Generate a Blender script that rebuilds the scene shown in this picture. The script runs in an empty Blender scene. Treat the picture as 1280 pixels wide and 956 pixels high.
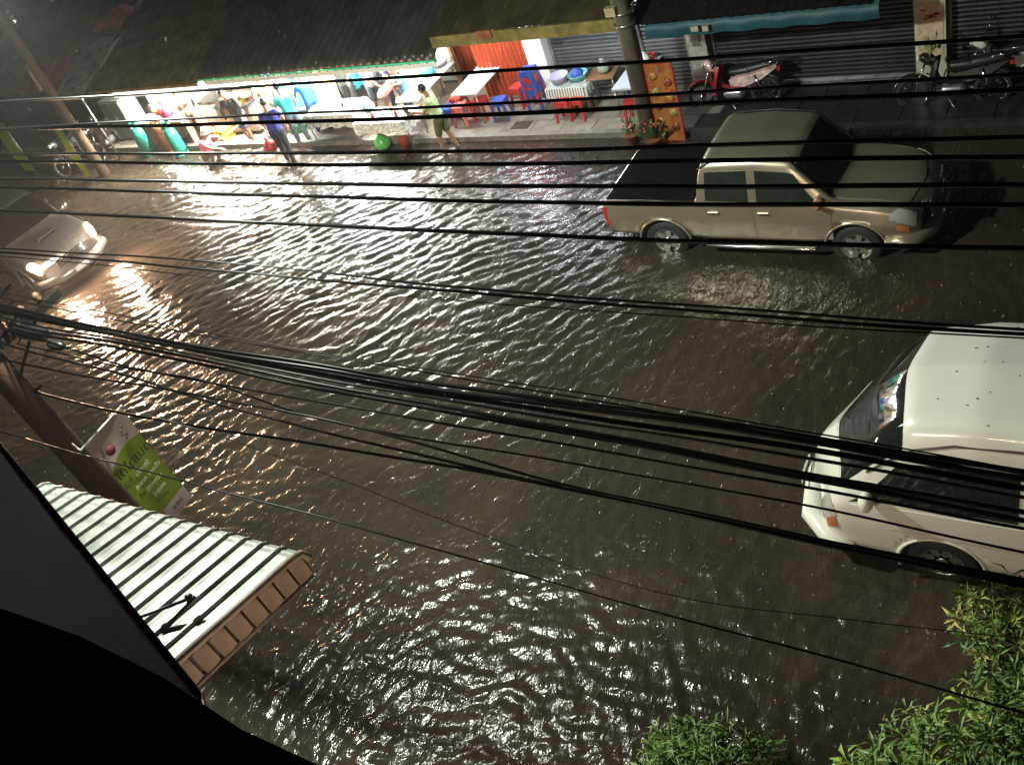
import bpy, math, random
import numpy as np
from mathutils import Vector, Matrix
R_ = random.Random(7)
C = bpy.context.scene
col = C.collection
PI = math.pi

# ---------------------------------------------------------------- camera
cam_d = bpy.data.cameras.new("camera"); cam = bpy.data.objects.new("camera", cam_d); col.objects.link(cam)
right = Vector((0.84266148, 0.44432253, -0.30413668))
down = Vector((0.10772167, -0.69253974, -0.71329149))
fwd = Vector((-0.52755821, 0.56830115, -0.63143973))
m = Matrix((right, -down, -fwd)).transposed().to_4x4()
m.translation = Vector((0, 0, 9.5))
cam.matrix_world = m
cam_d.sensor_width = 36.0; cam_d.lens = 1214.56 / 1280 * 36
cam_d.clip_start = 0.05; cam_d.clip_end = 2000
C.camera = cam
C.view_settings.view_transform = 'Standard'; C.view_settings.look = 'None'
C.view_settings.exposure = 0.0; C.view_settings.gamma = 1.0
C.cycles.max_bounces = 6; C.cycles.diffuse_bounces = 2; C.cycles.glossy_bounces = 3
C.cycles.transmission_bounces = 4; C.cycles.caustics_reflective = False; C.cycles.caustics_refractive = False
C.cycles.sample_clamp_indirect = 4.0
# ---------------------------------------------------------------- night sky
W = bpy.data.worlds.new("World"); C.world = W; W.use_nodes = True
bg = W.node_tree.nodes['Background']
sky = W.node_tree.nodes.new('ShaderNodeTexSky'); sky.sky_type = 'NISHITA'; sky.sun_disc = False
sky.sun_elevation = math.radians(-2.5); sky.sun_rotation = math.radians(200)
hs = W.node_tree.nodes.new('ShaderNodeHueSaturation'); hs.inputs['Saturation'].default_value = 0.25
W.node_tree.links.new(sky.outputs[0], hs.inputs['Color']); W.node_tree.links.new(hs.outputs[0], bg.inputs[0])
bg.inputs[1].default_value = 0.05

# ---------------------------------------------------------------- materials
def mat(name, c, rough=0.6, metal=0.0, var=0.15, scale=6.0, bump=0.0, emit=None, es=0.0, spec=0.5, trans=0.0, dirt=None, c2=None, stretch=None, coat=0.0, sub=0.0):
    m = bpy.data.materials.new(name); m.use_nodes = True
    nt = m.node_tree; b = nt.nodes['Principled BSDF']
    b.inputs['Roughness'].default_value = rough; b.inputs['Metallic'].default_value = metal
    b.inputs['Specular IOR Level'].default_value = spec
    if coat: b.inputs['Coat Weight'].default_value = coat; b.inputs['Coat Roughness'].default_value = 0.06
    if trans: b.inputs['Transmission Weight'].default_value = trans
    if var > 0:
        tc = nt.nodes.new('ShaderNodeTexCoord'); mp = nt.nodes.new('ShaderNodeMapping')
        nt.links.new(tc.outputs['Object'], mp.inputs[0])
        if stretch: mp.inputs['Scale'].default_value = stretch
        nz = nt.nodes.new('ShaderNodeTexNoise'); nz.inputs['Scale'].default_value = scale; nz.inputs['Detail'].default_value = 6
        nz.inputs['Roughness'].default_value = 0.65
        nt.links.new(mp.outputs[0], nz.inputs['Vector'])
        rp = nt.nodes.new('ShaderNodeValToRGB')
        lo = [max(0, v * (1 - var)) for v in c]; hi = [min(1, v * (1 + var)) for v in (c2 or c)]
        if dirt: lo = dirt
        rp.color_ramp.elements[0].position = 0.36; rp.color_ramp.elements[1].position = 0.62
        rp.color_ramp.elements[0].color = (*lo, 1); rp.color_ramp.elements[1].color = (*hi, 1)
        nt.links.new(nz.outputs[0], rp.inputs[0]); nt.links.new(rp.outputs[0], b.inputs['Base Color'])
        if bump:
            bp = nt.nodes.new('ShaderNodeBump'); bp.inputs['Strength'].default_value = bump; bp.inputs['Distance'].default_value = 0.02
            nt.links.new(nz.outputs[0], bp.inputs['Height']); nt.links.new(bp.outputs[0], b.inputs['Normal'])
    else:
        b.inputs['Base Color'].default_value = (*c, 1)
    if emit:
        b.inputs['Emission Color'].default_value = (*emit, 1); b.inputs['Emission Strength'].default_value = es
    m['c'] = list(c)
    return m
_mc = {}
def M(name, *a, **k):
    if name not in _mc: _mc[name] = mat(name, *a, **k)
    return _mc[name]

# ---------------------------------------------------------------- mesh helpers
class B:
    def __init__(s): s.v = []; s.f = []; s.sm = []
    def add(s, vs, fs, smooth=False, mx=None):
        n = len(s.v)
        if mx is not None: vs = [mx @ Vector(v) for v in vs]
        s.v += [tuple(v) for v in vs]; s.f += [tuple(i + n for i in f) for f in fs]; s.sm += [smooth] * len(fs)
        return s
    def box(s, c, d, rz=0, mx=None, taper=1.0):
        x, y, z = (q / 2 for q in d)
        vs = []
        for k in (-1, 1):
            t = 1 if k < 0 else taper
            for i, j in ((-1, -1), (1, -1), (1, 1), (-1, 1)): vs.append(Vector((i * x * t, j * y * t, k * z)))
        r = Matrix.Rotation(rz, 3, 'Z')
        vs = [r @ v + Vector(c) for v in vs]
        return s.add(vs, [(3, 2, 1, 0), (4, 5, 6, 7), (0, 1, 5, 4), (1, 2, 6, 5), (2, 3, 7, 6), (3, 0, 4, 7)], mx=mx)
    def hexa(s, p):       # 8 points: bottom ring then top ring
        return s.add(p, [(3, 2, 1, 0), (4, 5, 6, 7), (0, 1, 5, 4), (1, 2, 6, 5), (2, 3, 7, 6), (3, 0, 4, 7)])
    def tube(s, path, r, n=8, cap=True, smooth=True):
        P = [Vector(p) for p in path]; rr = r if isinstance(r, (list, tuple)) else [r] * len(P)
        vs = []; up = Vector((0, 0, 1)); pa = None
        for i, p in enumerate(P):
            t = (P[min(i + 1, len(P) - 1)] - P[max(i - 1, 0)]).normalized()
            if pa is None:
                a = t.cross(up if abs(t.z) < 0.95 else Vector((1, 0, 0))).normalized()
            else:
                a = (pa - t * pa.dot(t)).normalized()
            pa = a; b = t.cross(a)
            for k in range(n):
                w = 2 * PI * k / n; vs.append(p + (a * math.cos(w) + b * math.sin(w)) * rr[i])
        fs = []
        for i in range(len(P) - 1):
            for k in range(n):
                k2 = (k + 1) % n; fs.append((i * n + k, i * n + k2, (i + 1) * n + k2, (i + 1) * n + k))
        s.add(vs, fs, smooth)
        if cap:
            m0 = len(s.v) - len(vs)
            s.f.append(tuple(m0 + k for k in range(n))[::-1]); s.f.append(tuple(m0 + (len(P) - 1) * n + k for k in range(n))); s.sm += [False, False]
        return s
    def lathe(s, prof, n=16, c=(0, 0, 0), axis='Z', smooth=True, ang=2 * PI):
        vs = []; fs = []; full = abs(ang - 2 * PI) < 1e-6; m_ = n if full else n + 1
        for r, z in prof:
            for k in range(m_):
                w = ang * k / n
                x, y = r * math.cos(w), r * math.sin(w)
                v = (x, y, z) if axis == 'Z' else (x, z, y) if axis == 'Y' else (z, x, y)
                vs.append(Vector(v) + Vector(c))
        for i in range(len(prof) - 1):
            for k in range(n):
                k2 = (k + 1) % m_ if full else k + 1; fs.append((i * m_ + k, i * m_ + k2, (i + 1) * m_ + k2, (i + 1) * m_ + k))
        return s.add(vs, fs, smooth)
    def ell(s, c, r, n=10, m_=7, mx=None):
        vs = []; fs = []
        for i in range(m_ + 1):
            t = PI * i / m_
            for k in range(n):
                w = 2 * PI * k / n
                vs.append(Vector((c[0] + r[0] * math.sin(t) * math.cos(w), c[1] + r[1] * math.sin(t) * math.sin(w), c[2] + r[2] * math.cos(t))))
        for i in range(m_):
            for k in range(n):
                k2 = (k + 1) % n; fs.append((i * n + k, (i + 1) * n + k, (i + 1) * n + k2, i * n + k2))
        return s.add(vs, fs, True, mx)
    def cap(s, p0, r0, p1, r1, n=10):        # capsule
        p0 = Vector(p0); p1 = Vector(p1); d = p1 - p0; L = d.length; t = d.normalized() if L > 1e-6 else Vector((0, 0, 1))
        P = []; Rr = []
        for k in (0.05, .3, .6, .85, 1):
            P.append(p0 - t * r0 * math.cos(k * PI / 2)); Rr.append(max(r0 * math.sin(k * PI / 2), 1e-4))
        for k in (1, .85, .6, .3, .05):
            P.append(p1 + t * r1 * math.cos(k * PI / 2)); Rr.append(max(r1 * math.sin(k * PI / 2), 1e-4))
        return s.tube(P, Rr, n)
    def quad(s, a, b, c, d): return s.add([a, b, c, d], [(0, 1, 2, 3)])
    def build(s, name, m, parent=None, loc=None, rot=None, label=None, kind=None, mesh=None):
        me = bpy.data.meshes.new(name); me.from_pydata(s.v, [], s.f); me.validate()
        if len(me.polygons) == len(s.sm): me.polygons.foreach_set('use_smooth', s.sm)
        me.update()
        return link(name, me, m, parent, loc, rot, label, kind)
def link(name, me, m=None, parent=None, loc=None, rot=None, label=None, kind=None):
    o = bpy.data.objects.new(name, me); col.objects.link(o)
    if m is not None and not me.materials: me.materials.append(m)
    if parent is not None: o.parent = parent
    if loc is not None: o.location = loc
    if rot is not None: o.rotation_euler = rot
    if label: o['label'] = label
    if kind: o['kind'] = kind
    return o
def tag(o, label, cat, group=None):
    o['label'] = label; o['category'] = cat
    if group: o['group'] = group
    return o
def thing(name, label, cat, loc=(0, 0, 0), rz=0, group=None):
    o = bpy.data.objects.new(name, None); col.objects.link(o); o.location = loc; o.rotation_euler = (0, 0, rz)
    o.empty_display_size = 0.2
    return tag(o, label, cat, group)
def copy_thing(root, loc=None, rz=None, label=None, group=None, swap=None):
    r = root.copy(); col.objects.link(r)
    if loc is not None: r.location = loc
    if rz is not None: r.rotation_euler = (0, 0, rz)
    if label: r['label'] = label
    if group: r['group'] = group
    for ch in list(root.children):
        c = ch.copy(); col.objects.link(c); c.parent = r
        for g in list(ch.children):
            d = g.copy(); col.objects.link(d); d.parent = c
    return r
def setmat(root, m, names):
    for ch in root.children:
        if ch.name.split('.')[0] in names:
            ch.data = ch.data.copy(); ch.data.materials.clear(); ch.data.materials.append(m)
def text(body, size, m, parent, mx, name='lettering', ext=0.002, align='CENTER'):
    c = bpy.data.curves.new(name, 'FONT'); c.body = body; c.size = size; c.extrude = ext; c.align_x = align; c.align_y = 'CENTER'
    o = bpy.data.objects.new(name, c); col.objects.link(o); bpy.context.view_layer.update()
    me = bpy.data.meshes.new_from_object(o.evaluated_get(bpy.context.evaluated_depsgraph_get())); bpy.data.objects.remove(o)
    me.name = name; me.materials.clear(); me.materials.append(m); o = bpy.data.objects.new(name, me); col.objects.link(o); o.parent = parent; o.matrix_local = mx
    return o

# common materials
CHROME = M('chrome', (.7, .7, .7), .15, 1.0, var=0)
BLACKP = M('black_plastic', (.015, .015, .015), .4, var=.3)
RUBBER = M('rubber', (.02, .02, .02), .7, var=.2)
STEEL = M('galvanised_steel', (.35, .36, .36), .35, .8, var=.25, scale=4)
WHITEP = M('white_paint', (.75, .75, .72), .45, var=.06)
GLASSD = M('dark_glass', (.012, .014, .013), .04, 0, var=0, spec=.7)
WOOD = M('wood', (.22, .12, .06), .6, var=.35, scale=3, stretch=(1, 1, 8), bump=.2)
SKIN = M('skin', (.36, .2, .12), .5, var=.08)
# ================================================================ SETTING
# road bed under the flood, then flood water
b = B(); b.box((0, 0, -0.75), (300, 300, 0.9)); o = b.build('road', M('wet_asphalt', (.03, .028, .026), .5, var=.4, scale=3, bump=.4)); o['kind'] = 'structure'

def water():
    xs = np.concatenate([np.linspace(-140, -34, 14)[:-1], np.arange(-34, -22, .07), np.arange(-22, 1.2, .036), np.linspace(1.2, 60, 14)])
    ys = np.concatenate([np.linspace(-40, 0.6, 8)[:-1], np.arange(.6, 9, .034), np.arange(9, 17.2, .045), np.linspace(17.2, 80, 9)])
    X, Y = np.meshgrid(xs, ys, indexing='xy')
    rng = np.random.default_rng(4)
    def field(ang, spread, l0, l1, n, X=X, Y=Y):
        Z = np.zeros_like(X)
        for _ in range(n):
            lam = math.exp(rng.uniform(math.log(l0), math.log(l1))); th = ang + rng.normal() * spread
            k = 2 * PI / lam; a = lam / (2 * PI) * (lam / l1) ** .15
            Z += a * np.cos(k * (X * math.cos(th) + Y * math.sin(th)) + rng.uniform(0, 6.28))
        return Z / math.sqrt(n / 2)
    # gentle warp so that crests wander
    Wx = X + .25 * np.sin(.7 * Y + 1) + .12 * np.sin(1.9 * X + .8 * Y); Wy = Y + .22 * np.sin(.6 * X) + .1 * np.sin(2.3 * Y - 1.1 * X)
    A = field(math.radians(-45), .32, .11, .4, 90, Wx, Wy)
    Bf = field(math.radians(-82), .6, .1, .27, 80, Wx, Wy)
    Cf = field(0, 3, .11, .45, 80, Wx, Wy)
    # rings round the place where people step off the pavement
    r = np.hypot(X + 18.6, (Y - 14.6) * 1.35); r2 = np.hypot(X + 5.6, (Y - 2.2))
    ring = np.zeros_like(X); ring2 = np.zeros_like(X)
    for lam in (.28, .36, .42, .2):
        ring += lam / 6.28 * np.cos(2 * PI * (r + .15 * np.sin(3 * np.arctan2(Y - 14.6, X + 18.6))) / lam + lam * 40)
        ring2 += lam / 6.28 * np.cos(2 * PI * (r2 + .12 * np.sin(5 * X)) / lam + lam * 30)
    sm = lambda t: 1 / (1 + np.exp(-t))
    # patches of calmer and choppier water
    gust = .62 + .38 * np.sin(.9 * X + 1.3 * np.sin(.5 * Y)) * np.sin(.8 * Y + 1.1 * np.sin(.45 * X) + 2)
    mA = sm((-6.8 - X) * 1.2) * sm((Y - 5.5) * .9) * sm((15.2 - Y) * 1.4)
    mR = sm((3.2 - r) * 1.6) * .8; mR2 = sm((3.4 - r2) * 1.2)
    mB = sm((6.5 - Y) * .8)
    Zt = .22 * A * mA * (.55 + .6 * gust) + .15 * ring * mR + .15 * Bf * (.25 + .75 * mB) * (1 - .5 * mA) + .09 * ring2 * mR2 + .10 * Cf * (1 - .6 * mA) * (.4 + gust)
    calm = sm((X + 7.5) * 1.0) * sm((Y - 11) * 1.0)       # sheltered water by the pickup and shutters
    Zt *= (1 - .6 * calm)
    edge = (X > -33) & (X < 1) & (Y > .7) & (Y < 17)
    Zt = np.where(edge, Zt, 0)
    nx, ny = len(xs), len(ys)
    co = np.stack([X, Y, Zt], -1).reshape(-1, 3).astype(np.float32)
    I = (np.arange(ny - 1)[:, None] * nx + np.arange(nx - 1)[None, :]).ravel()
    F = np.stack([I, I + 1, I + nx + 1, I + nx], -1).astype(np.int32)
    me = bpy.data.meshes.new('flood_water'); me.vertices.add(len(co)); me.vertices.foreach_set('co', co.ravel())
    me.loops.add(F.size); me.loops.foreach_set('vertex_index', F.ravel()); me.polygons.add(len(F))
    me.polygons.foreach_set('loop_start', np.arange(0, F.size, 4, dtype=np.int32)); me.polygons.foreach_set('use_smooth', np.ones(len(F), bool))
    me.update(calc_edges=True)
    m = bpy.data.materials.new('muddy_water'); m.use_nodes = True; nt = m.node_tree; b = nt.nodes['Principled BSDF']
    N = nt.nodes.new; L = nt.links.new
    b.inputs['Roughness'].default_value = .2; b.inputs['IOR'].default_value = 1.36; b.inputs['Specular IOR Level'].default_value = .85
    ge = N('ShaderNodeNewGeometry')
    def noise(scale, detail, vec=None, rough=.6, dist=0):
        n = N('ShaderNodeTexNoise'); n.inputs['Scale'].default_value = scale; n.inputs['Detail'].default_value = detail
        n.inputs['Roughness'].default_value = rough; n.inputs['Distortion'].default_value = dist
        L(vec or ge.outputs['Position'], n.inputs['Vector']); return n.outputs[0]
    rp = N('ShaderNodeValToRGB'); L(noise(.35, 5, dist=.6), rp.inputs[0])
    rp.color_ramp.elements[0].position = .38; rp.color_ramp.elements[1].position = .62
    rp.color_ramp.elements[0].color = (.024, .021, .0155, 1); rp.color_ramp.elements[1].color = (.047, .035, .025, 1)
    L(rp.outputs[0], b.inputs['Base Color'])
    mp = N('ShaderNodeMapping'); mp.inputs['Rotation'].default_value = (0, 0, math.radians(43)); mp.inputs['Scale'].default_value = (1, .45, 1)
    L(ge.outputs['Position'], mp.inputs[0])
    b1 = N('ShaderNodeBump'); b1.inputs['Strength'].default_value = .7; b1.inputs['Distance'].default_value = .03; L(noise(9, 3, mp.outputs[0], dist=.5), b1.inputs['Height'])
    b2 = N('ShaderNodeBump'); b2.inputs['Strength'].default_value = .16; b2.inputs['Distance'].default_value = .012; L(noise(17, 2, rough=.5), b2.inputs['Height'])
    # rings left by falling rain
    vo = N('ShaderNodeTexVoronoi'); vo.inputs['Scale'].default_value = 2.6; L(ge.outputs['Position'], vo.inputs['Vector'])
    def mth(op, a, b_=None):
        n = N('ShaderNodeMath'); n.operation = op
        for i, q in enumerate((a, b_)):
            if q is None: continue
            if isinstance(q, (int, float)): n.inputs[i].default_value = q
            else: L(q, n.inputs[i])
        return n.outputs[0]
    rg = mth('MULTIPLY', mth('SINE', mth('MULTIPLY', vo.outputs['Distance'], 46.0)), mth('MAXIMUM', mth('SUBTRACT', 1.0, mth('MULTIPLY', vo.outputs['Distance'], 2.4)), 0.0))
    b3 = N('ShaderNodeBump'); b3.inputs['Strength'].default_value = .3; b3.inputs['Distance'].default_value = .006; L(rg, b3.inputs['Height'])
    L(b1.outputs[0], b2.inputs['Normal']); L(b2.outputs[0], b3.inputs['Normal']); L(b3.outputs[0], b.inputs['Normal'])
    o = link('flood_water', me, m); o['kind'] = 'structure'
water()

# far pavement with its kerb and paving slabs
PAVE = M('concrete_paving', (.2, .18, .15), .35, var=.3, scale=2.5, bump=.3)
b = B(); b.box((-12.5, 18.2, -.105), (37, 5.14, .31)); side = b.build('pavement', M('pavement_bed', (.1, .09, .08), .5)); side['kind'] = 'structure'
b = B()
b.box((-19.35, 15.56, -.08), (23.3, .14, .4)); kerb = b.build('kerb', M('kerb_concrete', (.2, .19, .17), .4, var=.25, bump=.2), side)
slab_m = []
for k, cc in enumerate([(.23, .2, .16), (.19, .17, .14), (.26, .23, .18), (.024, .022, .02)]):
    mm = B(); mm.box((0, 0, 0), (.735, .475, .05)); me = bpy.data.meshes.new('paving_slab'); me.from_pydata(mm.v, [], mm.f)
    me.materials.append(M('slab_%d' % k, cc, .3, var=.25, scale=5, bump=.25)); slab_m.append(me)
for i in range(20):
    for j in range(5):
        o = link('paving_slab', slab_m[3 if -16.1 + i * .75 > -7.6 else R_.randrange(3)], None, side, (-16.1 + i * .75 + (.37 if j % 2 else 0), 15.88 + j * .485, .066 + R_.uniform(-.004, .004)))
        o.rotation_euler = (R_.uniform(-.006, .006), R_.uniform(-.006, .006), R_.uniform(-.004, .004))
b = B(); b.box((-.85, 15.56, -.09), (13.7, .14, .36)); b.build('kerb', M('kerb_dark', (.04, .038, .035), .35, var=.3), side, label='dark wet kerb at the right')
# drain cover in the pavement
b = B(); b.box((-11.55, 15.95, .1), (.42, .3, .02))
for k in range(7): b.box((-11.73 + k * .06, 15.95, .115), (.02, .26, .012))
b.build('drain_cover', M('rusty_iron', (.06, .04, .03), .5, var=.4), side)
# near pavement under the camera's own building
b = B(); b.box((-12.5, -1.2, -.15), (60, 6.0, .5)); o = b.build('near_pavement', M('near_concrete', (.12, .11, .1), .4, var=.3)); o['kind'] = 'structure'

# ---------------- shop buildings on the far side
SHUT = M('grey_shutter', (.16, .165, .17), .4, .5, var=.2, scale=2)
SHUTD = M('dark_shutter', (.045, .047, .046), .4, .5, var=.35, scale=1.5)
PLASTER = M('white_plaster', (.8, .79, .74), .6, var=.07, scale=2)
DARKW = M('dark_wall', (.05, .048, .045), .8, var=.4, scale=1)

def shutter(x0, x1, y, z0, z1, name, label, m, frame=None, pitch=.085):
    t = thing(name, label, 'shutter', ((x0 + x1) / 2, y, z0)); w = x1 - x0; n = int((z1 - z0) / pitch)
    me = None
    for k in range(n):
        if me is None:
            s = B(); p = pitch
            prof = [(0, 0), (-.022, p * .25), (-.026, p * .5), (-.018, p * .8), (0, p * .93), (0.012, p * .93), (.012, 0)]
            vs = [(sx * w / 2, y_, z_) for sx in (-1, 1) for y_, z_ in prof]; q = len(prof)
            fs = [(i, (i + 1) % q, q + (i + 1) % q, q + i) for i in range(q)] + [tuple(range(q))[::-1], tuple(range(q, 2 * q))]
            s.add(vs, fs); o = s.build('shutter_slat', m, t, (0, 0, k * p)); me = o.data
        else:
            o = link('shutter_slat', me, None, t, (0, 0, k * p))
        o.location.y = R_.uniform(-.004, .004)
    for sx in (-1, 1):
        s = B(); s.box((sx * (w / 2 + .03), -.01, (z1 - z0) / 2), (.06, .1, z1 - z0)); s.build('guide_rail', STEEL, t)
    s = B(); s.box((0, -.03, .04), (w - .02, .05, .08)); s.build('bottom_rail', STEEL, t)
    return t
bld = thing('shop_building', 'long low row of shopfronts behind the far pavement', 'building', (0, 17.3, 0))
# back shell: walls behind shutters
s = B(); s.box((-4.1, 1.2, 1.6), (16.0, 2.1, 3.4)); s.build('wall', DARKW, bld)
s = B(); s.box((-19.0, 1.6, 1.35), (9.6, .2, 2.9)); s.build('back_wall', PLASTER, bld, label='white inner wall of the lit food shop')
s = B(); s.box((-23.8, .4, .9), (.12, 2.5, 2.0)); s.build('side_wall', PLASTER, bld)
s = B(); s.box((-14.05, 2.0, 1.6), (.12, 1.0, 3.2)); s.build('side_wall', M('brown_partition', (.2, .11, .07), .6), bld)
s = B(); s.box((-13.0, 1.9, 1.6), (2.2, .2, 3.4)); s.build('back_wall', DARKW, bld)
s = B(); s.box((-20, 3.9, 3.0), (60, .3, 6.0)); s.build('rear_wall', DARKW, bld)

shutter(-11.0, -9.0, 17.18, .1, 2.7, 'roller_shutter', 'grey roller shutter between the white column and the round pole', SHUT)
shutter(-8.92, -7.95, 17.2, .1, 2.7, 'roller_shutter', 'narrow grey roller shutter behind the round pole and white table', SHUT)
shutter(-7.4, -3.72, 17.18, .1, 2.8, 'roller_shutter', 'wide dark roller shutter below the teal awning', SHUTD)
shutter(-3.1, 0.2, 17.18, .1, 2.9, 'roller_shutter', 'near-black roller shutter behind the motorcycles at right', M('black_shutter', (.05, .05, .05), .45, .5, var=.35))

def column(x, y, w, d, h, m, name, label, cap=None):
    t = thing(name, label, 'column', (x, y, .08))
    s = B(); s.box((0, 0, h / 2), (w, d, h)); s.build('shaft', m, t)
    s = B(); s.box((0, 0, .05), (w + .03, d + .03, .1)); s.build('plinth', m, t)
    return t
column(-11.32, 17.05, .46, .3, 2.7, M('column_white', (.82, .82, .78), .5, var=.05), 'wall_column', 'bright white column beside the orange folding door')
gc = column(-7.68, 17.05, .42, .3, 2.7, M('column_grey', (.3, .29, .26), .6, var=.35, scale=4, bump=.2), 'wall_column', 'stained grey column behind the red and white motorcycle')
s = B(); s.box((.02, -.16, 1.2), (.16, .02, .3)); s.box((.02, -.17, 1.28), (.12, .02, .06)); s.build('meter_box', STEEL, gc)
pc = column(-3.41, 17.05, .5, .3, 2.7, M('column_cream', (.6, .57, .46), .6, var=.2, scale=3), 'wall_column', 'cream column with torn posters between two dark shutters')
s = B(); s.box((0, -.155, 1.0), (.42, .01, .95)); pst = s.build('poster', M('poster_paper', (.6, .52, .4), .6, var=.35, scale=7, c2=(.62, .45, .33)), pc)
RED = M('red_ink', (.5, .05, .03), .5, var=.2)
for k in range(9):
    s = B(); s.box((R_.uniform(-.14, .14), -.164, 1.28 + R_.uniform(-.08, .1)), (R_.uniform(.05, .12), .006, .03)); s.build('print_mark', RED, pst)
OLV = M('olive_ink', (.3, .32, .12), .5, var=.2)
for k in range(4):
    s = B(); s.ell((R_.uniform(-.12, .12), -.162, .7 + R_.uniform(-.15, .2)), (.05, .004, .08)); s.build('print_mark', OLV, pst)

# orange folding doors (corrugated leaves)
ORG = M('orange_steel', (.4, .065, .022), .45, .1, var=.2, scale=3)
def folddoor(x0, x1, y, z0, z1, label, n):
    t = thing('folding_door', label, 'door', ((x0 + x1) / 2, y, z0)); w = (x1 - x0) / n; me = None
    for k in range(n):
        if me is None:
            s = B(); h = z1 - z0
            s.hexa([(-w / 2, 0, 0), (0, -.055, 0), (0, -.03, 0), (-w / 2, .02, 0), (-w / 2, 0, h), (0, -.055, h), (0, -.03, h), (-w / 2, .02, h)])
            s.hexa([(0, -.055, 0), (w * .42, 0, 0), (w * .42, .02, 0), (0, -.03, 0), (0, -.055, h), (w * .42, 0, h), (w * .42, .02, h), (0, -.03, h)])
            o = s.build('door_leaf', ORG, t); me = o.data
        else: o = link('door_leaf', me, None, t)
        o.location = (x0 + (k + .5) * w - (x0 + x1) / 2, R_.uniform(-.008, .008), 0)
    s = B(); s.box((0, 0, z1 - z0 + .03), (x1 - x0, .1, .06)); s.build('top_rail', STEEL, t)
    s = B(); s.box((0, -.02, .0), (x1 - x0, .12, .03)); s.build('floor_track', STEEL, t)
    return t
folddoor(-13.1, -11.58, 17.2, .12, 2.6, 'orange folding steel door standing next to the white column', 13)
folddoor(-15.0, -13.3, 18.55, .12, 2.7, 'orange folding steel door set back in the open bay behind the tables', 13)

# ---------------- corrugated roofs and awnings
def corr(name, x0, x1, y0, z0, y1, z1, pitch, amp, m, parent, nose=.0, ang=0.0, xs1=None):
    """sheet whose ribs run from the eave (y0,z0) up to (y1,z1); nose rounds the eave down"""
    n = max(2, int(round((x1 - x0) / pitch))) * 4
    prof = [(y0, z0 - nose), (y0 - nose * .02, z0 - nose * .5), (y0 + nose * .25, z0 - .03 * (nose > 0)), (y0 + nose * 1.1, z0 + nose * .22)] if nose else [(y0, z0)]
    for k in range(1, 9):
        t = k / 8; prof.append((y0 + nose * 1.1 + (y1 - y0 - nose * 1.1) * t, z0 + nose * .22 + (z1 - z0 - nose * .22) * t))
    s = B(); vs = []; fs = []; q = len(prof)
    for i in range(n + 1):
        x = x0 + (x1 - x0) * i / n; a = amp * (math.sin(2 * PI * i / 4))
        for (y, z) in prof: vs.append((x, y - a * .2, z + a))
    for i in range(n):
        for j in range(q - 1): fs.append((i * q + j, (i + 1) * q + j, (i + 1) * q + j + 1, i * q + j + 1))
    s.add(vs, fs, True); N_ = len(vs)
    s.add([(v[0], v[1] + .004, v[2] - .006) for v in vs], [f[::-1] for f in fs], True)
    return s.build(name, m, parent)
DK = M('dark_roof_steel', (.1, .1, .09), .33, .4, var=.4, scale=1.2)
MOSS = M('mossy_roof', (.13, .125, .05), .7, .1, var=.55, scale=2.2, bump=.4, c2=(.14, .12, .05))
BRN = M('brown_roof', (.06, .05, .024), .6, .1, var=.4, scale=2, bump=.3)
TEAL = M('teal_awning', (.012, .07, .095), .55, var=.3, scale=2)
REDR = M('red_roof', (.75, .07, .025), .4, .2, var=.35, scale=1.3)
rf = thing('corrugated_roof', 'dark corrugated roof with rounded eave above the lit food shop', 'roof', (0, 0, 0))
seg = [-20.1, -18.9, -17.7, -16.5, -15.3, -14.1, -12.75]
for a_, b_ in zip(seg[:-1], seg[1:]):
    corr('roof_sheet', a_, b_ + .03, 15.45, 2.16, 20.6, 3.9, .25, .042, DK, rf, nose=.2)
s = B(); s.tube([(-20.1, 15.42, 1.98), (-12.75, 15.42, 1.98)], .02, 8); s.build('eave_trim', M('green_trim', (.05, .45, .2), .35, emit=(.1, .8, .3), es=.35, var=.1), rf, label='green glowing strip along the eave')
rf2 = thing('corrugated_roof', 'mossy olive roof at the left end of the lit shop', 'roof', (0, 0, 0))
for a_, b_ in zip([-24.5, -23.4, -22.3, -21.2], [-23.4, -22.3, -21.2, -20.12]):
    corr('roof_sheet', a_, b_ + .03, 15.4, 2.0, 20.6, 3.7, .25, .035, MOSS, rf2, nose=.1)
s = B(); s.box((-22.3, 15.38, 1.9), (4.4, .03, .07)); s.build('fascia', M('tan_fascia', (.3, .22, .12), .6, var=.4), rf2)
rf3 = thing('corrugated_roof', 'brown roof edge above the orange doors and grey shutter', 'roof', (0, 0, 0))
for a_, b_ in zip([-12.72, -11.5, -10.3, -9.3], [-11.5, -10.3, -9.3, -8.3]):
    corr('roof_sheet', a_, b_ + .03, 15.5, 2.48, 20.6, 3.9, .16, .012, BRN, rf3)
s = B(); s.box((-10.5, 15.47, 2.36), (4.4, .05, .24)); s.build('fascia', M('olive_fascia', (.2, .17, .05), .6, var=.4, scale=3), rf3)
s = B(); s.box((-11.35, 15.43, 2.44), (.35, .03, .16)); s.build('patch_plate', M('rust_patch', (.3, .1, .04), .7, var=.4), rf3)
aw = thing('fabric_awning', 'teal awning over the wide dark shutter', 'awning', (0, 0, 0))
s = B(); n = 30; vs = []; fs = []
for i in range(n + 1):
    x = -8.0 + 4.1 * i / n; d = .015 * math.sin(i * 1.3)
    vs += [(x, 15.6, 1.98 + d), (x, 15.57, 2.1 + d * 1.5), (x, 15.6, 2.22 + d), (x, 17.1, 2.6)]
for i in range(n):
    for j in range(3): fs.append((i * 4 + j, i * 4 + 4 + j, i * 4 + 5 + j, i * 4 + 1 + j))
s.add(vs, fs, True); s.build('canopy', TEAL, aw)
for x in (-7.9, -6, -4): 
    s = B(); s.tube([(x, 15.6, 2.16), (x, 17.1, 2.5)], .018); s.build('awning_arm', STEEL, aw)
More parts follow.
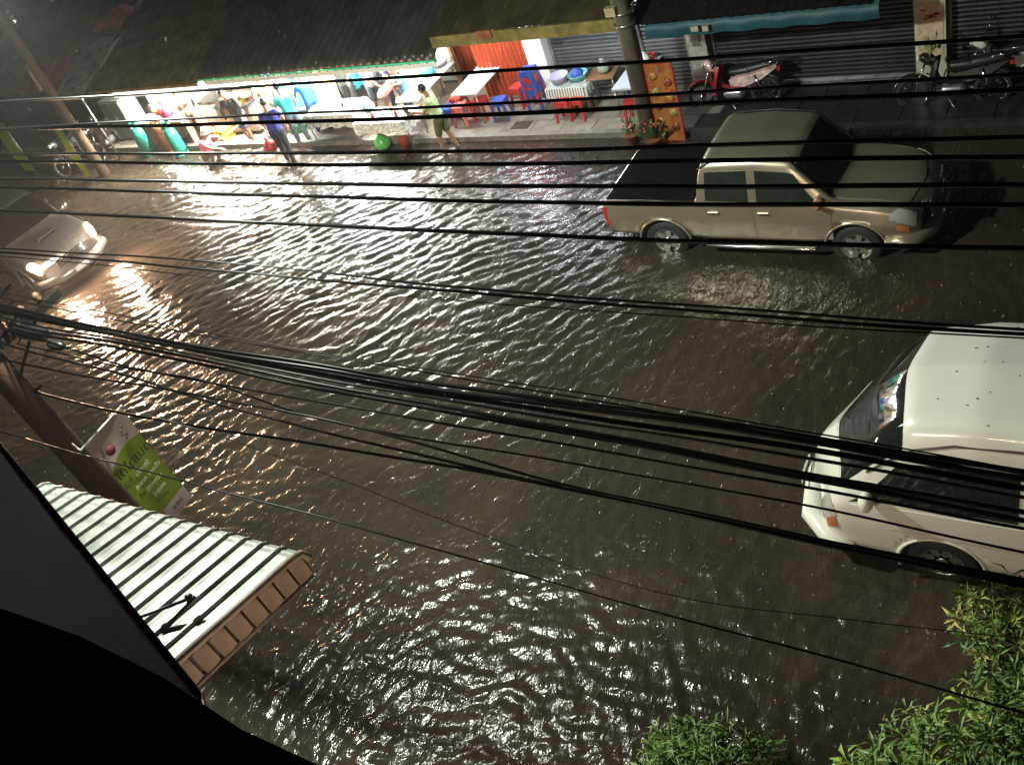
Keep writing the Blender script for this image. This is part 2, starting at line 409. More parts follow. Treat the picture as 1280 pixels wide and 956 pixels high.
s = B(); s.box((-7.0, 15.5, 2.14), (.14, .06, .09)); s.box((-6.8, 15.5, 2.13), (.11, .06, .09)); s.build('lamp_bracket', M('cream_plastic', (.4, .37, .3), .5), aw)
rf4 = thing('corrugated_roof', 'unlit dark roof above the teal awning at right', 'roof', (0, 0, 0))
for a_ in range(7):
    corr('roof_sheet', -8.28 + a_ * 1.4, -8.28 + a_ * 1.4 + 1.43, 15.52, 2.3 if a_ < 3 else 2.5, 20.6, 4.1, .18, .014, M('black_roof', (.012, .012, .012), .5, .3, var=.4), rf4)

# ---------------- dim neighbour at far left: red roofs
nb = thing('neighbour_house', 'dim house with red corrugated roofs at the far left', 'house', (0, 0, 0))
s = B(); s.box((-34.5, 18.6, .9), (15, 1.8, 2.0)); s.build('wall', DARKW, nb)
corr('roof', -40, -25.7, 15.4, 2.05, 20.5, 3.9, .2, .03, REDR, nb)
corr('roof', -46, -26.5, 20.6, 3.9, 25, 6.2, .25, .03, M('old_red_roof', (.16, .05, .03), .6, .1, var=.5), nb)
s = B(); s.box((-36, 26, 3.5), (20, 2, 7)); s.build('rear_wall', M('rear_brick', (.14, .07, .045), .8, var=.5, scale=3), nb)
bk = thing('rear_house', 'dark brown building behind the shop roofs', 'building', (0, 0, 0))
s = B(); s.box((-14, 23, 3.0), (50, 2, 6)); s.build('wall', M('brown_night_wall', (.05, .035, .03), .8, var=.5, scale=1), bk)
s = B()
for k in range(8): s.box((-30 + k * 4.5, 21.97, 5.0), (1.0, .06, 1.2))
s.build('window', GLASSD, bk)
# grey tarpaulins and salmon cloth on the gap between roofs
TP = M('grey_tarpaulin', (.6, .62, .56), .5, var=.4, scale=4, bump=.3)
def cloth(name, label, cat, P00, P10, P01, P11, m, nx=10, ny=8, amp=.04, th=.012, parent=None):
    s = B(); vs = []; fs = []
    P00, P10, P01, P11 = map(Vector, (P00, P10, P01, P11)); nrm = (P10 - P00).cross(P01 - P00).normalized()
    ph = R_.uniform(0, 6)
    for j in range(ny + 1):
        for i in range(nx + 1):
            u, v = i / nx, j / ny
            p = P00 * (1 - u) * (1 - v) + P10 * u * (1 - v) + P01 * (1 - u) * v + P11 * u * v
            p = p + nrm * amp * (math.sin(u * 7 + ph + v * 2) * .6 + math.sin(v * 9 + ph * 2) * .4)
            vs.append(p)
    w = nx + 1
    for j in range(ny):
        for i in range(nx): fs.append((j * w + i, j * w + i + 1, (j + 1) * w + i + 1, (j + 1) * w + i))
    s.add(vs, fs, True); s.add([v - nrm * th for v in vs], [f[::-1] for f in fs], True)
    o = s.build(name, m, parent)
    if label: tag(o, label, cat)
    return o
cloth('tarpaulin', 'pale grey tarpaulin slope between the red roof and mossy roof', 'tarpaulin', (-25.75, 15.2, 2.0), (-24.45, 15.2, 2.03), (-25.85, 17.0, 2.72), (-24.4, 17.0, 2.72), TP)
cloth('tarpaulin', 'darker grey tarpaulin lying higher up beside the mossy roof', 'tarpaulin', (-25.85, 17.05, 2.74), (-24.4, 17.05, 2.74), (-25.9, 20.5, 3.95), (-24.3, 20.5, 3.95), M('dark_tarpaulin', (.3, .27, .27), .5, var=.4, scale=4))
cloth('salmon_cloth', 'salmon pink cloth heaped at the top of the mossy roof', 'cloth', (-25.4, 17.1, 2.88), (-24.4, 17.2, 2.85), (-25.3, 17.9, 3.15), (-24.3, 18.0, 3.1), M('salmon', (.9, .4, .25), .6, var=.3, scale=4), amp=.09)
s = B(); s.tube([(-25.8, 15.1, 1.95), (-24.5, 15.1, 1.9)], .03); s.tube([(-25.75, 15.1, 1.95), (-25.75, 15.1, 0)], .03); s.tube([(-24.55, 15.1, 1.9), (-24.55, 15.1, 0)], .03)
tag(s.build('scaffold_frame', STEEL), 'thin steel frame holding up the edge of the grey tarpaulin', 'frame')
s = B(); s.box((-26.4, 16.2, .75), (.9, .6, 1.3)); 
cab = thing('metal_cabinet', 'grey metal cabinet in the shadow left of the lit shop', 'cabinet', (-25.0, 16.3, .1))
s = B(); s.box((0, 0, .6), (.9, .6, 1.2)); s.build('body', M('cabinet_grey', (.2, .21, .21), .5, var=.2), cab)
for k in (-1, 1):
    s = B(); s.box((k * .22, -.31, .6), (.41, .02, 1.1)); dd = s.build('door', M('cabinet_door', (.24, .25, .25), .45, var=.2), cab)
    s = B(); s.box((-k * .05 + k * .08, -.33, .65), (.02, .03, .14)); s.build('handle', STEEL, dd)
# ================================================================ FOOD SHOP PROPS
# fluorescent tubes under the eave (lit lamps)
def tubelight(x, y, z, label, power, L_=1.25, colr=(1, .97, .9)):
    t = thing('fluorescent_light', label, 'lamp', (x, y, z), 0, 'fluorescent lights under the shop eave')
    s = B(); s.tube([(-L_ / 2, 0, -.035), (L_ / 2, 0, -.035)], .018, 8)
    s.build('tube', M('lit_tube_%d_%d' % (int(power), int(colr[2] * 100)), (.9, .9, .9), .5, var=0, emit=colr, es=power * (20 if colr[0] == 1 else 2.6)), t)
    s = B(); s.box((0, 0, .0), (L_ + .08, .09, .035)); s.build('batten', WHITEP, t)
    for k in (-1, 1):
        s = B(); s.box((k * (L_ / 2 + .02), 0, -.03), (.03, .05, .05)); s.build('end_cap', WHITEP, t)
tl = [(-23.0, 16.0, 'first fluorescent light from the left, above the gas cylinders', 190), (-21.4, 16.0, 'second fluorescent light, above the steel carts', 240), (-19.6, 16.0, 'third fluorescent light, above the black-clad person', 240), (-17.8, 16.1, 'fourth fluorescent light, above the navy-shirted man', 170), (-16.0, 16.1, 'fifth fluorescent light, above the first white table', 105), (-14.2, 16.2, 'sixth fluorescent light, nearest the orange doors', 36)]
for x, y, l, p in tl: tubelight(x, y, 1.93 if x > -20 else 1.82, l, p, 1.25, (1, .93, .78) if x < -18.5 else (1, .97, .9))
tubelight(-12.2, 16.5, 2.36, 'cool white fluorescent light before the orange folding door', 190, 1.2, (.85, .93, 1))
tubelight(-9.7, 15.8, 2.24, 'cool white fluorescent light in front of the grey shutter', 95, 1.2, (.85, .93, 1))

# white signboard band hanging under the roof at the left, the tube light on it put in as emission
s = B(); s.box((0, 0, 0), (3.6, .04, .2)); o = s.build('shop_valance', M('valance_added_glow', (.85, .85, .8), .5, var=.03, emit=(1, .98, .92), es=1.3), None, (-21.95, 15.5, 1.76)); tag(o, 'white valance with added glow under the mossy roof', 'valance')
s = B(); s.box((0, 0, 0), (7.2, .03, .1)); o = s.build('shop_valance', M('valance_thin', (.85, .85, .8), .5, var=.03), None, (-16.4, 15.5, 1.86)); tag(o, 'thin white valance below the green eave strip', 'valance')

def legs4(t, w, d, h, r=.014, m=STEEL, splay=.0):
    for i in (-1, 1):
        for j in (-1, 1):
            s = B(); s.tube([(i * (w / 2 - .04 + splay), j * (d / 2 - .04 + splay), 0), (i * (w / 2 - .04), j * (d / 2 - .04), h)], r, 6); s.build('leg', m, t)
def table(x, y, z, w, d, h, rz, label, m=None, group=None, skirt=None):
    t = thing('folding_table', label, 'table', (x, y, z), rz, group)
    s = B(); s.box((0, 0, h), (w, d, .035)); s.build('table_top', m or M('table_white', (.82, .82, .8), .3, var=.05), t)
    s = B(); s.box((0, 0, h - .03), (w - .06, d - .06, .03)); s.build('frame', STEEL, t)
    legs4(t, w, d, h - .02)
    if skirt:
        n = 40; 
        s = B(); vs = []; fs = []; per = [(-w / 2, -d / 2), (w / 2, -d / 2), (w / 2, d / 2), (-w / 2, d / 2)]; q = 0
        for e in range(4):
            a, b_ = Vector((*per[e], 0)), Vector((*per[(e + 1) % 4], 0)); nn = (b_ - a).normalized(); nrm = Vector((nn.y, -nn.x, 0))
            for i in range(12):
                u = i / 12; p = a.lerp(b_, u); wv = math.sin(e * 5 + i * 1.9)
                vs += [p + Vector((0, 0, h + .022)), p + nrm * (.012 + .008 * wv) + Vector((0, 0, h - .08)), p + nrm * (.02 + .025 * wv) + Vector((0, 0, h - skirt[0] * (1 + .08 * wv)))]
        nn_ = 48
        for i in range(nn_):
            i2 = (i + 1) % nn_
            for j in range(2): fs.append((i * 3 + j, i2 * 3 + j, i2 * 3 + j + 1, i * 3 + j + 1))
        s.add(vs, fs, True); s.add([(-w / 2, -d / 2, h + .023), (w / 2, -d / 2, h + .023), (w / 2, d / 2, h + .023), (-w / 2, d / 2, h + .023)], [(0, 1, 2, 3)])
        o = s.build('tablecloth', skirt[1], None, (x, y, z), (0, 0, rz)); tag(o, skirt[2], 'tablecloth')
    return t
CL1 = M('printed_cloth', (.75, .73, .66), .7, var=.5, scale=14, c2=(.9, .9, .86), dirt=(.35, .36, .25))
def stripes(name, a, b_, sc, axis='X'):
    m = bpy.data.materials.new(name); m.use_nodes = True; nt = m.node_tree; bs = nt.nodes['Principled BSDF']; bs.inputs['Roughness'].default_value = .6
    tc = nt.nodes.new('ShaderNodeTexCoord'); w = nt.nodes.new('ShaderNodeTexWave'); w.bands_direction = axis; w.inputs['Scale'].default_value = sc; w.inputs['Distortion'].default_value = .6
    r = nt.nodes.new('ShaderNodeValToRGB'); r.color_ramp.elements[0].color = (*a, 1); r.color_ramp.elements[1].color = (*b_, 1); r.color_ramp.elements[0].position = .4; r.color_ramp.elements[1].position = .6
    nt.links.new(tc.outputs['Object'], w.inputs[0]); nt.links.new(w.outputs[0], r.inputs[0]); nt.links.new(r.outputs[0], bs.inputs['Base Color']); return m
table(-16.6, 15.95, .0, 1.55, .75, .75, 0, 'white-topped table left of the two lit tables, in front of the black trousers', skirt=(.3, CL1, 'white printed cloth on the table behind the woman in black'))
table(-14.7, 15.45, .0, 1.5, .7, .76, 0, 'long white table nearest the flooded road beside the man in pale green', skirt=(.24, CL1, 'white cloth with grey print on the table nearest the flooded road'))
table(-14.35, 16.75, .1, .62, 1.75, .74, 0, 'narrow white table running inward with a blue bag on it')
table(-12.85, 16.95, .1, .66, 1.85, .74, 0, 'long bare white table in front of the orange folding doors')
table(-8.85, 16.5, .1, .6, 1.25, .74, 0, 'pale table behind the round concrete pole', m=M('table_pale', (.6, .64, .7), .35, var=.08))
table(-10.42, 16.5, .1, .95, .55, .62, 0, 'small table under the striped cloth', m=WHITEP, skirt=(.2, stripes('striped_cloth', (.2, .21, .2), (.7, .72, .66), 5), 'grey and white striped cloth on the table by the grey shutter'))
table(-9.75, 16.75, .1, .6, .5, .66, .1, 'small dark wooden table right of the striped cloth', m=WOOD)

# --- stools
def make_stool(m, label, loc, rz=0):
    t = thing('plastic_stool', label, 'stool', loc, rz, 'plastic stools on the far pavement')
    s = B(); s.box((0, 0, .445), (.3, .3, .03), taper=.94); s.build('seat', m, t)
    for i in (-1, 1):
        for j in (-1, 1):
            s = B(); s.hexa([(i * .165 + a, j * .165 + b_, 0) for a, b_ in ((-.025, -.025), (.025, -.025), (.025, .025), (-.025, .025))] + [(i * .125 + a, j * .125 + b_, .435) for a, b_ in ((-.022, -.022), (.022, -.022), (.022, .022), (-.022, .022))]); s.build('leg', m, t)
    s = B()
    for a in (-1, 1): s.box((a * .142, 0, .39), (.012, .25, .09)); s.box((0, a * .142, .39), (.25, .012, .09))
    s.build('apron', m, t)
    return t
PR = M('red_plastic', (.48, .04, .035), .3, var=.1); PB = M('blue_plastic', (.04, .09, .38), .3, var=.1); PP = M('pink_plastic', (.75, .16, .18), .3, var=.1)
stool0 = make_stool(PR, 'red stool left of the long bare table, farther of the pair', (-13.45, 16.55, .1))
def stool(x, y, z, m, label, rz=0.0):
    t = copy_thing(stool0, (x, y, z), rz, label); setmat(t, m, ('seat', 'leg', 'apron')) if m is not PR else None; return t
stool(-13.15, 16.12, .1, PP, 'pinkish red stool left of the long bare table, nearer the kerb', .1)
stool(-13.6, 16.2, .02, PB, 'blue stool half hidden behind the man in pale green', .2)
stool(-12.18, 16.3, .1, PB, 'blue stool at the right side of the long bare table', .15)
stool(-11.98, 16.85, .1, PR, 'red stool behind the blue one, before the orange door', -.2)
stool(-12.75, 16.35, .1, PR, 'red stool tucked under the long bare table', .1)
stool(-10.5, 16.15, .1, PR, 'red stool in front of the striped cloth', .1)
stool(-10.15, 16.2, .1, PR, 'second red stool in front of the striped cloth', -.15)
stool(-8.85, 16.05, .1, PR, 'red stool in front of the pale table', .1)
stool(-9.0, 16.6, .1, PB, 'blue stool beneath the pale table behind the pole', .2)
stool(-8.55, 15.85, .1, PR, 'red stool close to the foot of the round pole', .5)
for k in range(8):
    mm, nm = [(PB, 'blue'), (PB, 'blue'), (PR, 'red'), (PB, 'blue'), (PR, 'red'), (PR, 'red'), (PB, 'blue'), (PB, 'blue')][k]
    stool(-11.45 + R_.uniform(-.015, .015), 16.65, .1 + .07 * k, mm, '%s stool in the stack before the white column, %s' % (nm, ['at the bottom', 'second from the bottom', 'third from the bottom', 'fourth from the bottom', 'fourth from the top', 'third from the top', 'second from the top', 'on the top'][k]), R_.uniform(-.1, .1))

# --- basins and bags on tables
def basin(x, y, z, r, h, m, label, cat='basin', flare=.75):
    s = B(); s.lathe([(.001, 0), (r * flare, 0), (r, h), (r + .015, h), (r + .012, h - .01), (r * flare - .01, .012), (.001, .012)], 18)
    o = s.build('basin', m, None, (x, y, z)); tag(o, label, cat); return o
def bag(x, y, z, r, m, label, cat='bag', name='plastic_bag', parts=True):
    t = thing(name, label, cat, (x, y, z))
    s = B(); prof = [(.001, 0), (r * .7, .0), (r, r * .45), (r * .95, r * 1.0), (r * .5, r * 1.55), (r * .14, r * 1.8)]
    s.lathe(prof, 12)
    rr = random.Random(int(x * 100)); s.v = [(a + rr.uniform(-1, 1) * r * .09, b_ + rr.uniform(-1, 1) * r * .09, c) for a, b_, c in s.v]
    s.build('bag_body', m, t)
    s = B(); s.tube([(0, 0, r * 1.78), (-r * .25, 0, r * 2.1)], [r * .1, r * .25], 6); s.tube([(0, 0, r * 1.78), (r * .3, 0, r * 2.05)], [r * .1, r * .22], 6); s.build('knot', m, t)
    return t
basin(-10.65, 16.5, .74, .2, .18, M('lilac_plastic', (.5, .48, .66), .3, var=.1), 'lilac basin on the striped cloth')
basin(-10.25, 16.6, .74, .21, .14, M('aqua_plastic', (.2, .5, .5), .3, var=.1), 'aqua basin on the striped cloth')
bag(-10.25, 16.6, .78, .13, PB, 'blue bag inside the aqua basin')
bag(-9.7, 16.75, .79, .14, M('olive_bag', (.25, .3, .22), .4, var=.2), 'olive bag on the dark wooden table')
bag(-8.8, 16.9, .87, .1, M('white_bag', (.75, .75, .75), .35, var=.1), 'white bag at the far end of the pale table')
basin(-8.7, 17.0, .87, .07, .12, PR, 'red cup at the far end of the pale table', 'cup', .8)
bag(-14.4, 17.0, .87, .19, M('sky_bag', (.1, .55, .85), .3, var=.15), 'light blue bag on the narrow white table')
basin(-14.3, 17.45, .87, .2, .15, M('white_tray', (.85, .85, .85), .3, var=.05), 'white tub at the inner end of the narrow white table', 'tub')
bag(-15.3, 15.65, .8, .16, M('palesky_bag', (.5, .75, .9), .3, var=.1), 'pale blue bag on the table nearest the road')
# stack of white foam boxes on the bare table
for k, (w, z, x, y) in enumerate([(.34, 0, -12.9, 17.55), (.3, .1, -12.86, 17.6), (.26, .2, -12.82, 17.66), (.24, 0, -12.75, 17.3)]):
    s = B(); s.box((0, 0, .045), (w, w * .8, .09), taper=.9); s.box((0, 0, .085), (w * 1.02, w * .82, .02))
    tag(s.build('foam_box', M('foam', (.8, .84, .88), .6, var=.05), None, (x, y, .87 + z), (0, 0, .1 * k)), ['lowest white foam box at the end of the bare table', 'middle white foam box at the end of the bare table', 'topmost white foam box at the end of the bare table', 'single white foam box in front of the pile on the bare table'][k], 'box', 'foam boxes on the bare table')
# condiments on the printed cloth table
for k, (x, y) in enumerate([(-14.3, 15.35), (-14.15, 15.5), (-14.6, 15.6), (-14.95, 15.3), (-16.3, 15.9), (-16.6, 16.1)]):
    s = B(); s.lathe([(.001, 0), (.035, 0), (.035, .1), (.012, .14), (.012, .17), (.001, .17)], 8)
    tag(s.build('sauce_bottle', M('sauce_%d' % (k % 3), [(.4, .05, .02), (.1, .06, .04), (.5, .35, .1)][k % 3], .25, var=.1), None, (x, y, .79)), ['red sauce bottle at the right corner of the road-side table', 'dark sauce bottle near the man in pale green', 'yellow sauce bottle at the middle of the road-side table', 'red sauce bottle at the left end of the road-side table', 'dark bottle on the left cloth table', 'yellow bottle on the left cloth table'][k], 'bottle', 'bottles on the cloth tables')
# red tray leaning, green bucket, pails
s = B(); s.lathe([(.001, 0), (.3, 0), (.34, .04), (.33, .045), (.29, .012), (.001, .012)], 20); o = s.build('tray', PR, None, (-15.0, 16.15, 1.02), (.5, -.35, 0)); o.scale = (1, .6, 1); tag(o, 'oval red tray held over the road-side table', 'tray')
bag(-15.0, 15.3, .02, .2, M('green_bag', (.12, .5, .1), .3, var=.2), 'green bag standing under the road-side table')
basin(-14.3, 15.25, .0, .12, .3, M('redbrown_plastic', (.4, .06, .03), .3, var=.2), 'red pail by the table leg near the man in pale green', 'pail', .8)

# --- gas cylinders
GAS = M('gas_green', (.03, .3, .24), .3, .1, var=.15)
def gas(x, y, label, m=GAS):
    t = thing('gas_cylinder', label, 'gas cylinder', (x, y, -.05), 0, 'gas cylinders in front of the shop')
    s = B(); s.lathe([(.001, .06), (.1, .06), (.165, .13), (.185, .22), (.185, .6), (.165, .72), (.11, .82), (.05, .87), (.001, .87)], 20); s.build('tank', m, t)
    s = B(); s.lathe([(.18, 0), (.19, 0), (.19, .1), (.18, .1)], 20); s.build('foot_ring', m, t)
    s = B(); s.lathe([(.12, .84), (.13, .84), (.13, 1.0), (.12, 1.0)], 16, ang=1.6 * PI); s.build('collar', m, t)
    s = B(); s.tube([(0, 0, .86), (0, 0, .95)], .025); s.tube([(-.05, 0, .94), (.06, 0, .94)], .018); s.build('valve', M('brass', (.6, .42, .15), .3, .9, var=0), t)
gas(-23.5, 15.35, 'green gas cylinder at the far left below the orange counter')
gas(-22.1, 15.3, 'green gas cylinder beneath the pink bag')
gas(-22.75, 15.5, 'rusty brown gas cylinder between the two green ones', M('gas_brown', (.3, .1, .05), .5, .1, var=.3))
bag(-22.15, 15.6, .98, .17, M('pink_bag', (.85, .12, .35), .3, var=.15), 'bright pink bag hanging above the right green gas cylinder')
# --- orange fronted counter with red crate
t = thing('counter', 'low counter with orange front edge and pots at the left end of the shop', 'counter', (-22.75, 16.05, .05))
s = B(); s.box((0, 0, .72), (1.9, .9, .05)); s.build('counter_top', M('counter_white', (.8, .78, .72), .4, var=.1), t)
s = B(); s.box((0, -.46, .7), (1.9, .04, .12)); s.build('front_edge', M('orange_edge', (.8, .25, .04), .4, var=.1), t)
for i in (-.88, 0, .88):
    s = B(); s.box((i, 0, .35), (.07, .8, .7)); s.build('leg', M('counter_leg', (.3, .22, .16), .6), t)
bag(-22.75, 15.95, .82, .2, PR, 'red bag on the orange-edged counter')
bag(-23.2, 16.1, .82, .16, M('orange_bag', (.85, .3, .1), .3, var=.15), 'orange bag left of the red one on the counter')
for k, x in enumerate((-23.5, -22.3, -21.95)):
    s = B(); s.lathe([(.001, 0), (.14, 0), (.15, .2), (.16, .21), (.1, .24), (.001, .26)], 14); tag(s.build('cooking_pot', CHROME, None, (x, 16.2, .82)), ['steel pot at the left end of the counter', 'steel pot right of the red bag', 'steel pot at the right end of the counter'][k], 'pot')
# --- steel carts
def cart(x, y, w, label, m):
    t = thing('food_cart', label, 'cart', (x, y, 0.02))
    s = B(); s.box((0, 0, .48), (w, .75, .72)); s.build('body', m, t)
    s = B(); s.box((0, 0, .86), (w + .06, .82, .04)); s.build('worktop', CHROME, t)
    for k in range(2):
        s = B(); s.box((-w / 4 + k * w / 2, -.385, .48), (w / 2 - .04, .02, .62)); d = s.build('panel', m, t)
    for i in (-1, 1):
        for j in (-1, 1):
            s = B(); s.tube([(i * (w / 2 - .08), j * .3 - .02, .06), (i * (w / 2 - .08), j * .3 + .02, .06)], .06, 10); s.build('wheel', RUBBER, t)
    for i in (-1, 1):
        s = B(); s.tube([(i * (w / 2 - .03), .3, .88), (i * (w / 2 - .03), .3, 1.5)], .012); s.build('post', STEEL, t)
    s = B(); s.box((0, .3, 1.52), (w, .28, .02)); s.build('shelf', CHROME, t)
    return t
BRUSH = M('brushed_steel', (.5, .48, .44), .35, .85, var=.15, scale=3, stretch=(1, 1, 12))
cart(-21.45, 16.75, .8, 'steel cooking cart behind the pink bag', BRUSH)
cart(-20.3, 16.45, 1.25, 'wide tan steel cart behind the crouching woman', M('tan_steel', (.55, .42, .3), .4, .4, var=.1))
# food piles (yellow, orange) on the wide cart and back shelves
for k, (x, y, z, c, nm) in enumerate([(-20.7, 16.45, .93, (.85, .6, .06), 'yellow'), (-20.35, 16.5, .93, (.9, .75, .2), 'pale yellow'), (-20.0, 16.45, .93, (.75, .3, .05), 'orange'), (-20.6, 16.75, 1.57, (.55, .6, .05), 'lime green'), (-20.1, 16.75, 1.57, (.9, .8, .3), 'cream yellow'), (-21.4, 17.05, 1.57, (.8, .7, .4), 'straw coloured')]):
    s = B(); rr = random.Random(k)
    for q in range(26):
        a = rr.uniform(0, 6.28); r = rr.uniform(0, .15); s.ell((r * math.cos(a), r * math.sin(a), .03 + (.15 - r) * .8 * rr.random()), (.05, .04, .035), 6, 4)
    o = s.build('food_pile', M('food_%d' % k, c, .5, var=.3, scale=20), None, (x, y, z)); tag(o, '%s food heaped on the %s' % (nm, 'wide cart' if z < 1 else 'shelf above the carts'), 'food')
# --- back-wall clutter shelf
t = thing('wall_shelf', 'white shelf along the back wall of the lit shop', 'shelf', (-20.4, 18.55, .1))
for z in (.5, 1.0): 
    s = B(); s.box((0, 0, z), (6.5, .4, .03)); s.build('shelf_board', WHITEP, t)
for x in (-3.2, 0, 3.2):
    s = B(); s.box((x, 0, .6), (.05, .38, 1.2)); s.build('upright', WHITEP, t)
CC = [(.8, .1, .08), (.9, .7, .1), (.1, .4, .15), (.1, .2, .6), (.85, .85, .85), (.5, .3, .15), (.9, .4, .1)]
CN = ['red', 'yellow', 'green', 'blue', 'white', 'brown', 'orange']
for k in range(26):
    x = -23.4 + k * .24 + R_.uniform(-.04, .04); q = R_.randrange(7); h = R_.uniform(.12, .3)
    s = B(); s.lathe([(.001, 0), (.07, 0), (.075, h * .7), (.04, h * .9), (.045, h), (.001, h)], 8) if k % 2 else s.box((0, 0, h / 2), (.16, .14, h))
    tag(s.build('shelf_jar' if k % 2 else 'shelf_box', M('goods_%d' % q, CC[q], .4, var=.15), None, (x, 18.5, .617 + (.5 if k % 3 == 0 else 0))), '%s %s, %s of the %s board on the shelf of the back wall' % (CN[q], 'jar' if k % 2 else 'box', ['left end', 'left half', 'middle', 'right half', 'right end'][min(4, k * 5 // 26)], 'upper' if k % 3 == 0 else 'lower'), 'jar' if k % 2 else 'box', 'goods on the back wall shelf')

# --- purple umbrella, blue tarp stall, yellow sheet
t = thing('umbrella', 'half-open purple umbrella with a white shaft above the blue cloth stall', 'umbrella', (-19.35, 16.85, 1.35)); t.rotation_euler = (.5, -.35, 0)
s = B(); n = 8; vs = [(0, 0, .22)]; fs = []
for k in range(n * 3):
    a = 2 * PI * k / (n * 3); sc = .97 if k % 3 else 1.0; vs.append((.5 * sc * math.cos(a), .5 * sc * math.sin(a), 0 if k % 3 == 0 else .03))
for k in range(n * 3): fs.append((0, 1 + k, 1 + (k + 1) % (n * 3)))
s.add(vs, fs); s.build('canopy', M('purple_cloth', (.22, .06, .5), .5, var=.3, scale=6), t)
s = B(); s.tube([(0, 0, -.65), (0, 0, .27)], .012); s.build('shaft', WHITEP, t)
for k in range(8):
    s = B(); a = 2 * PI * k / 8; s.tube([(0, 0, .2), (.5 * math.cos(a), .5 * math.sin(a), -.01)], .005, 4); s.build('rib', STEEL, t)
table(-18.5, 16.9, .1, 1.5, .9, .78, 0, 'stall table covered in bright blue cloth', skirt=(.45, M('blue_cloth', (.05, .2, .6), .6, var=.15), 'bright blue cloth draped over the stall table'))
for k, (x, y, c, nm) in enumerate([(-18.9, 16.95, (.75, .4, .2), 'orange brown'), (-18.55, 17.1, (.85, .7, .5), 'cream'), (-18.2, 17.05, (.8, .5, .3), 'peach'), (-18.0, 16.8, (.9, .8, .6), 'pale')]):
    s = B(); rr = random.Random(k + 9)
    for q in range(18):
        a = rr.uniform(0, 6.28); r = rr.uniform(0, .14); s.ell((r * math.cos(a), r * math.sin(a), .02 + (.14 - r) * rr.random()), (.05, .045, .04), 6, 4)
    tag(s.build('food_pile', M('stallfood_%d' % k, c, .5, var=.3, scale=20), None, (x, y, .92)), '%s snacks heaped on the blue cloth' % nm, 'food')
cloth('yellow_sheet', 'pale yellow sheet hanging beside the blue stall', 'sheet', (-17.75, 16.5, .25), (-17.0, 16.55, .25), (-17.8, 16.9, 1.6), (-17.1, 16.95, 1.6), M('yellow_cloth', (.8, .65, .25), .6, var=.15), amp=.05)
table(-17.4, 16.2, .05, .8, .5, .7, .1, 'low striped stand in front of the yellow sheet', m=stripes('bw_stripes', (.03, .03, .03), (.8, .8, .8), 4))
# hanging green and blue bundles
BL = M('blue_film', (.05, .25, .6), .15, var=.2, spec=.8); GR = M('green_film', (.12, .5, .15), .15, var=.2, spec=.8); TL_ = M('teal_film', (.05, .35, .35), .15, var=.2)
for k, (x, y, z, m_, nm) in enumerate([(-17.0, 17.3, 1.25, GR, 'green'), (-16.65, 17.25, 1.1, BL, 'blue'), (-16.5, 17.4, 1.45, BL, 'blue'), (-16.2, 17.2, 1.3, GR, 'green'), (-16.35, 17.1, .9, BL, 'blue'), (-15.9, 17.4, 1.35, GR, 'green'), (-16.8, 17.1, .8, TL_, 'teal'), (-15.6, 17.5, 1.2, TL_, 'teal'), (-15.3, 17.5, 1.35, GR, 'green')]):
    t = bag(x, y, z - .2, .21, m_, ['upper left green bundle of the hanging row', 'blue bundle next to the upper left green one', 'highest blue bundle in the hanging row', 'green bundle right of the blue ones', 'lowest blue bundle over the white table', 'green bundle above the woman in black', 'low teal bundle at the left of the hanging row', 'teal bundle behind the woman in black', 'rightmost green bundle near the white panel'][k], 'bundle', 'plastic_bundle')
    t.scale = (1, 1, 1.25)
s = B(); s.tube([(-17.4, 17.35, 1.72), (-15.0, 17.5, 1.72)], .012); tag(s.build('hanging_rail', STEEL), 'rail from which the green and blue bundles hang', 'rail')
s = B(); s.box((0, 0, .85), (.85, .05, 1.7)); t = s.build('white_panel', M('panel_white', (.85, .85, .8), .4, var=.05), None, (-14.85, 18.2, .1)); tag(t, 'plain white panel at the right end of the food shop', 'panel')
s = B(); s.box((0, 0, .9), (.08, .08, 1.8)); t = s.build('wooden_post', WOOD, None, (-14.25, 17.9, .1)); tag(t, 'brown wooden post beside the white panel', 'post')
s = B(); s.box((0, 0, .35), (.7, .5, .7)); s.box((0, 0, .72), (.74, .54, .04)); t = s.build('drinks_crate', M('cream_crate', (.75, .7, .45), .5, var=.15), None, (-15.1, 17.6, .1)); tag(t, 'cream coloured chest below the white panel', 'chest')

# --- orange menu board with round food pictures, A-frame
t = thing('menu_board', 'tall orange menu board standing right of the round pole', 'sign', (-7.8, 15.3, .0)); t.rotation_euler = (math.radians(-4), 0, .12)
MB = M('orange_print', (.22, .07, .025), .4, var=.55, scale=9, c2=(.26, .13, .03), dirt=(.35, .05, .02))
s = B(); s.box((0, 0, .8), (.48, .03, 1.55)); bd = s.build('board', MB, t)
s = B()
for a in (-1, 1): s.box((a * .25, 0, .8), (.03, .04, 1.6))
s.box((0, 0, 1.6), (.53, .04, .03)); s.box((0, 0, .02), (.53, .04, .03)); s.build('frame', M('red_frame', (.45, .05, .03), .4, var=.2), t)
for k in range(9):
    s = B(); x = -.13 + (k % 2) * .26; z = 1.35 - k * .15
    s.lathe([(.001, -.002), (.085, -.002), (.085, .002), (.001, .002)], 12, (x, -.018, z), 'Y'); p_ = s.build('food_picture', M('picture_%d' % (k % 3), [(.4, .2, .04), (.3, .06, .03), (.35, .28, .1)][k % 3], .4, var=.5, scale=25), bd)
s = B(); s.box((0, .25, .75), (.03, .03, 1.55), mx=Matrix.Rotation(.18, 4, 'X')); s.build('prop', STEEL, t)

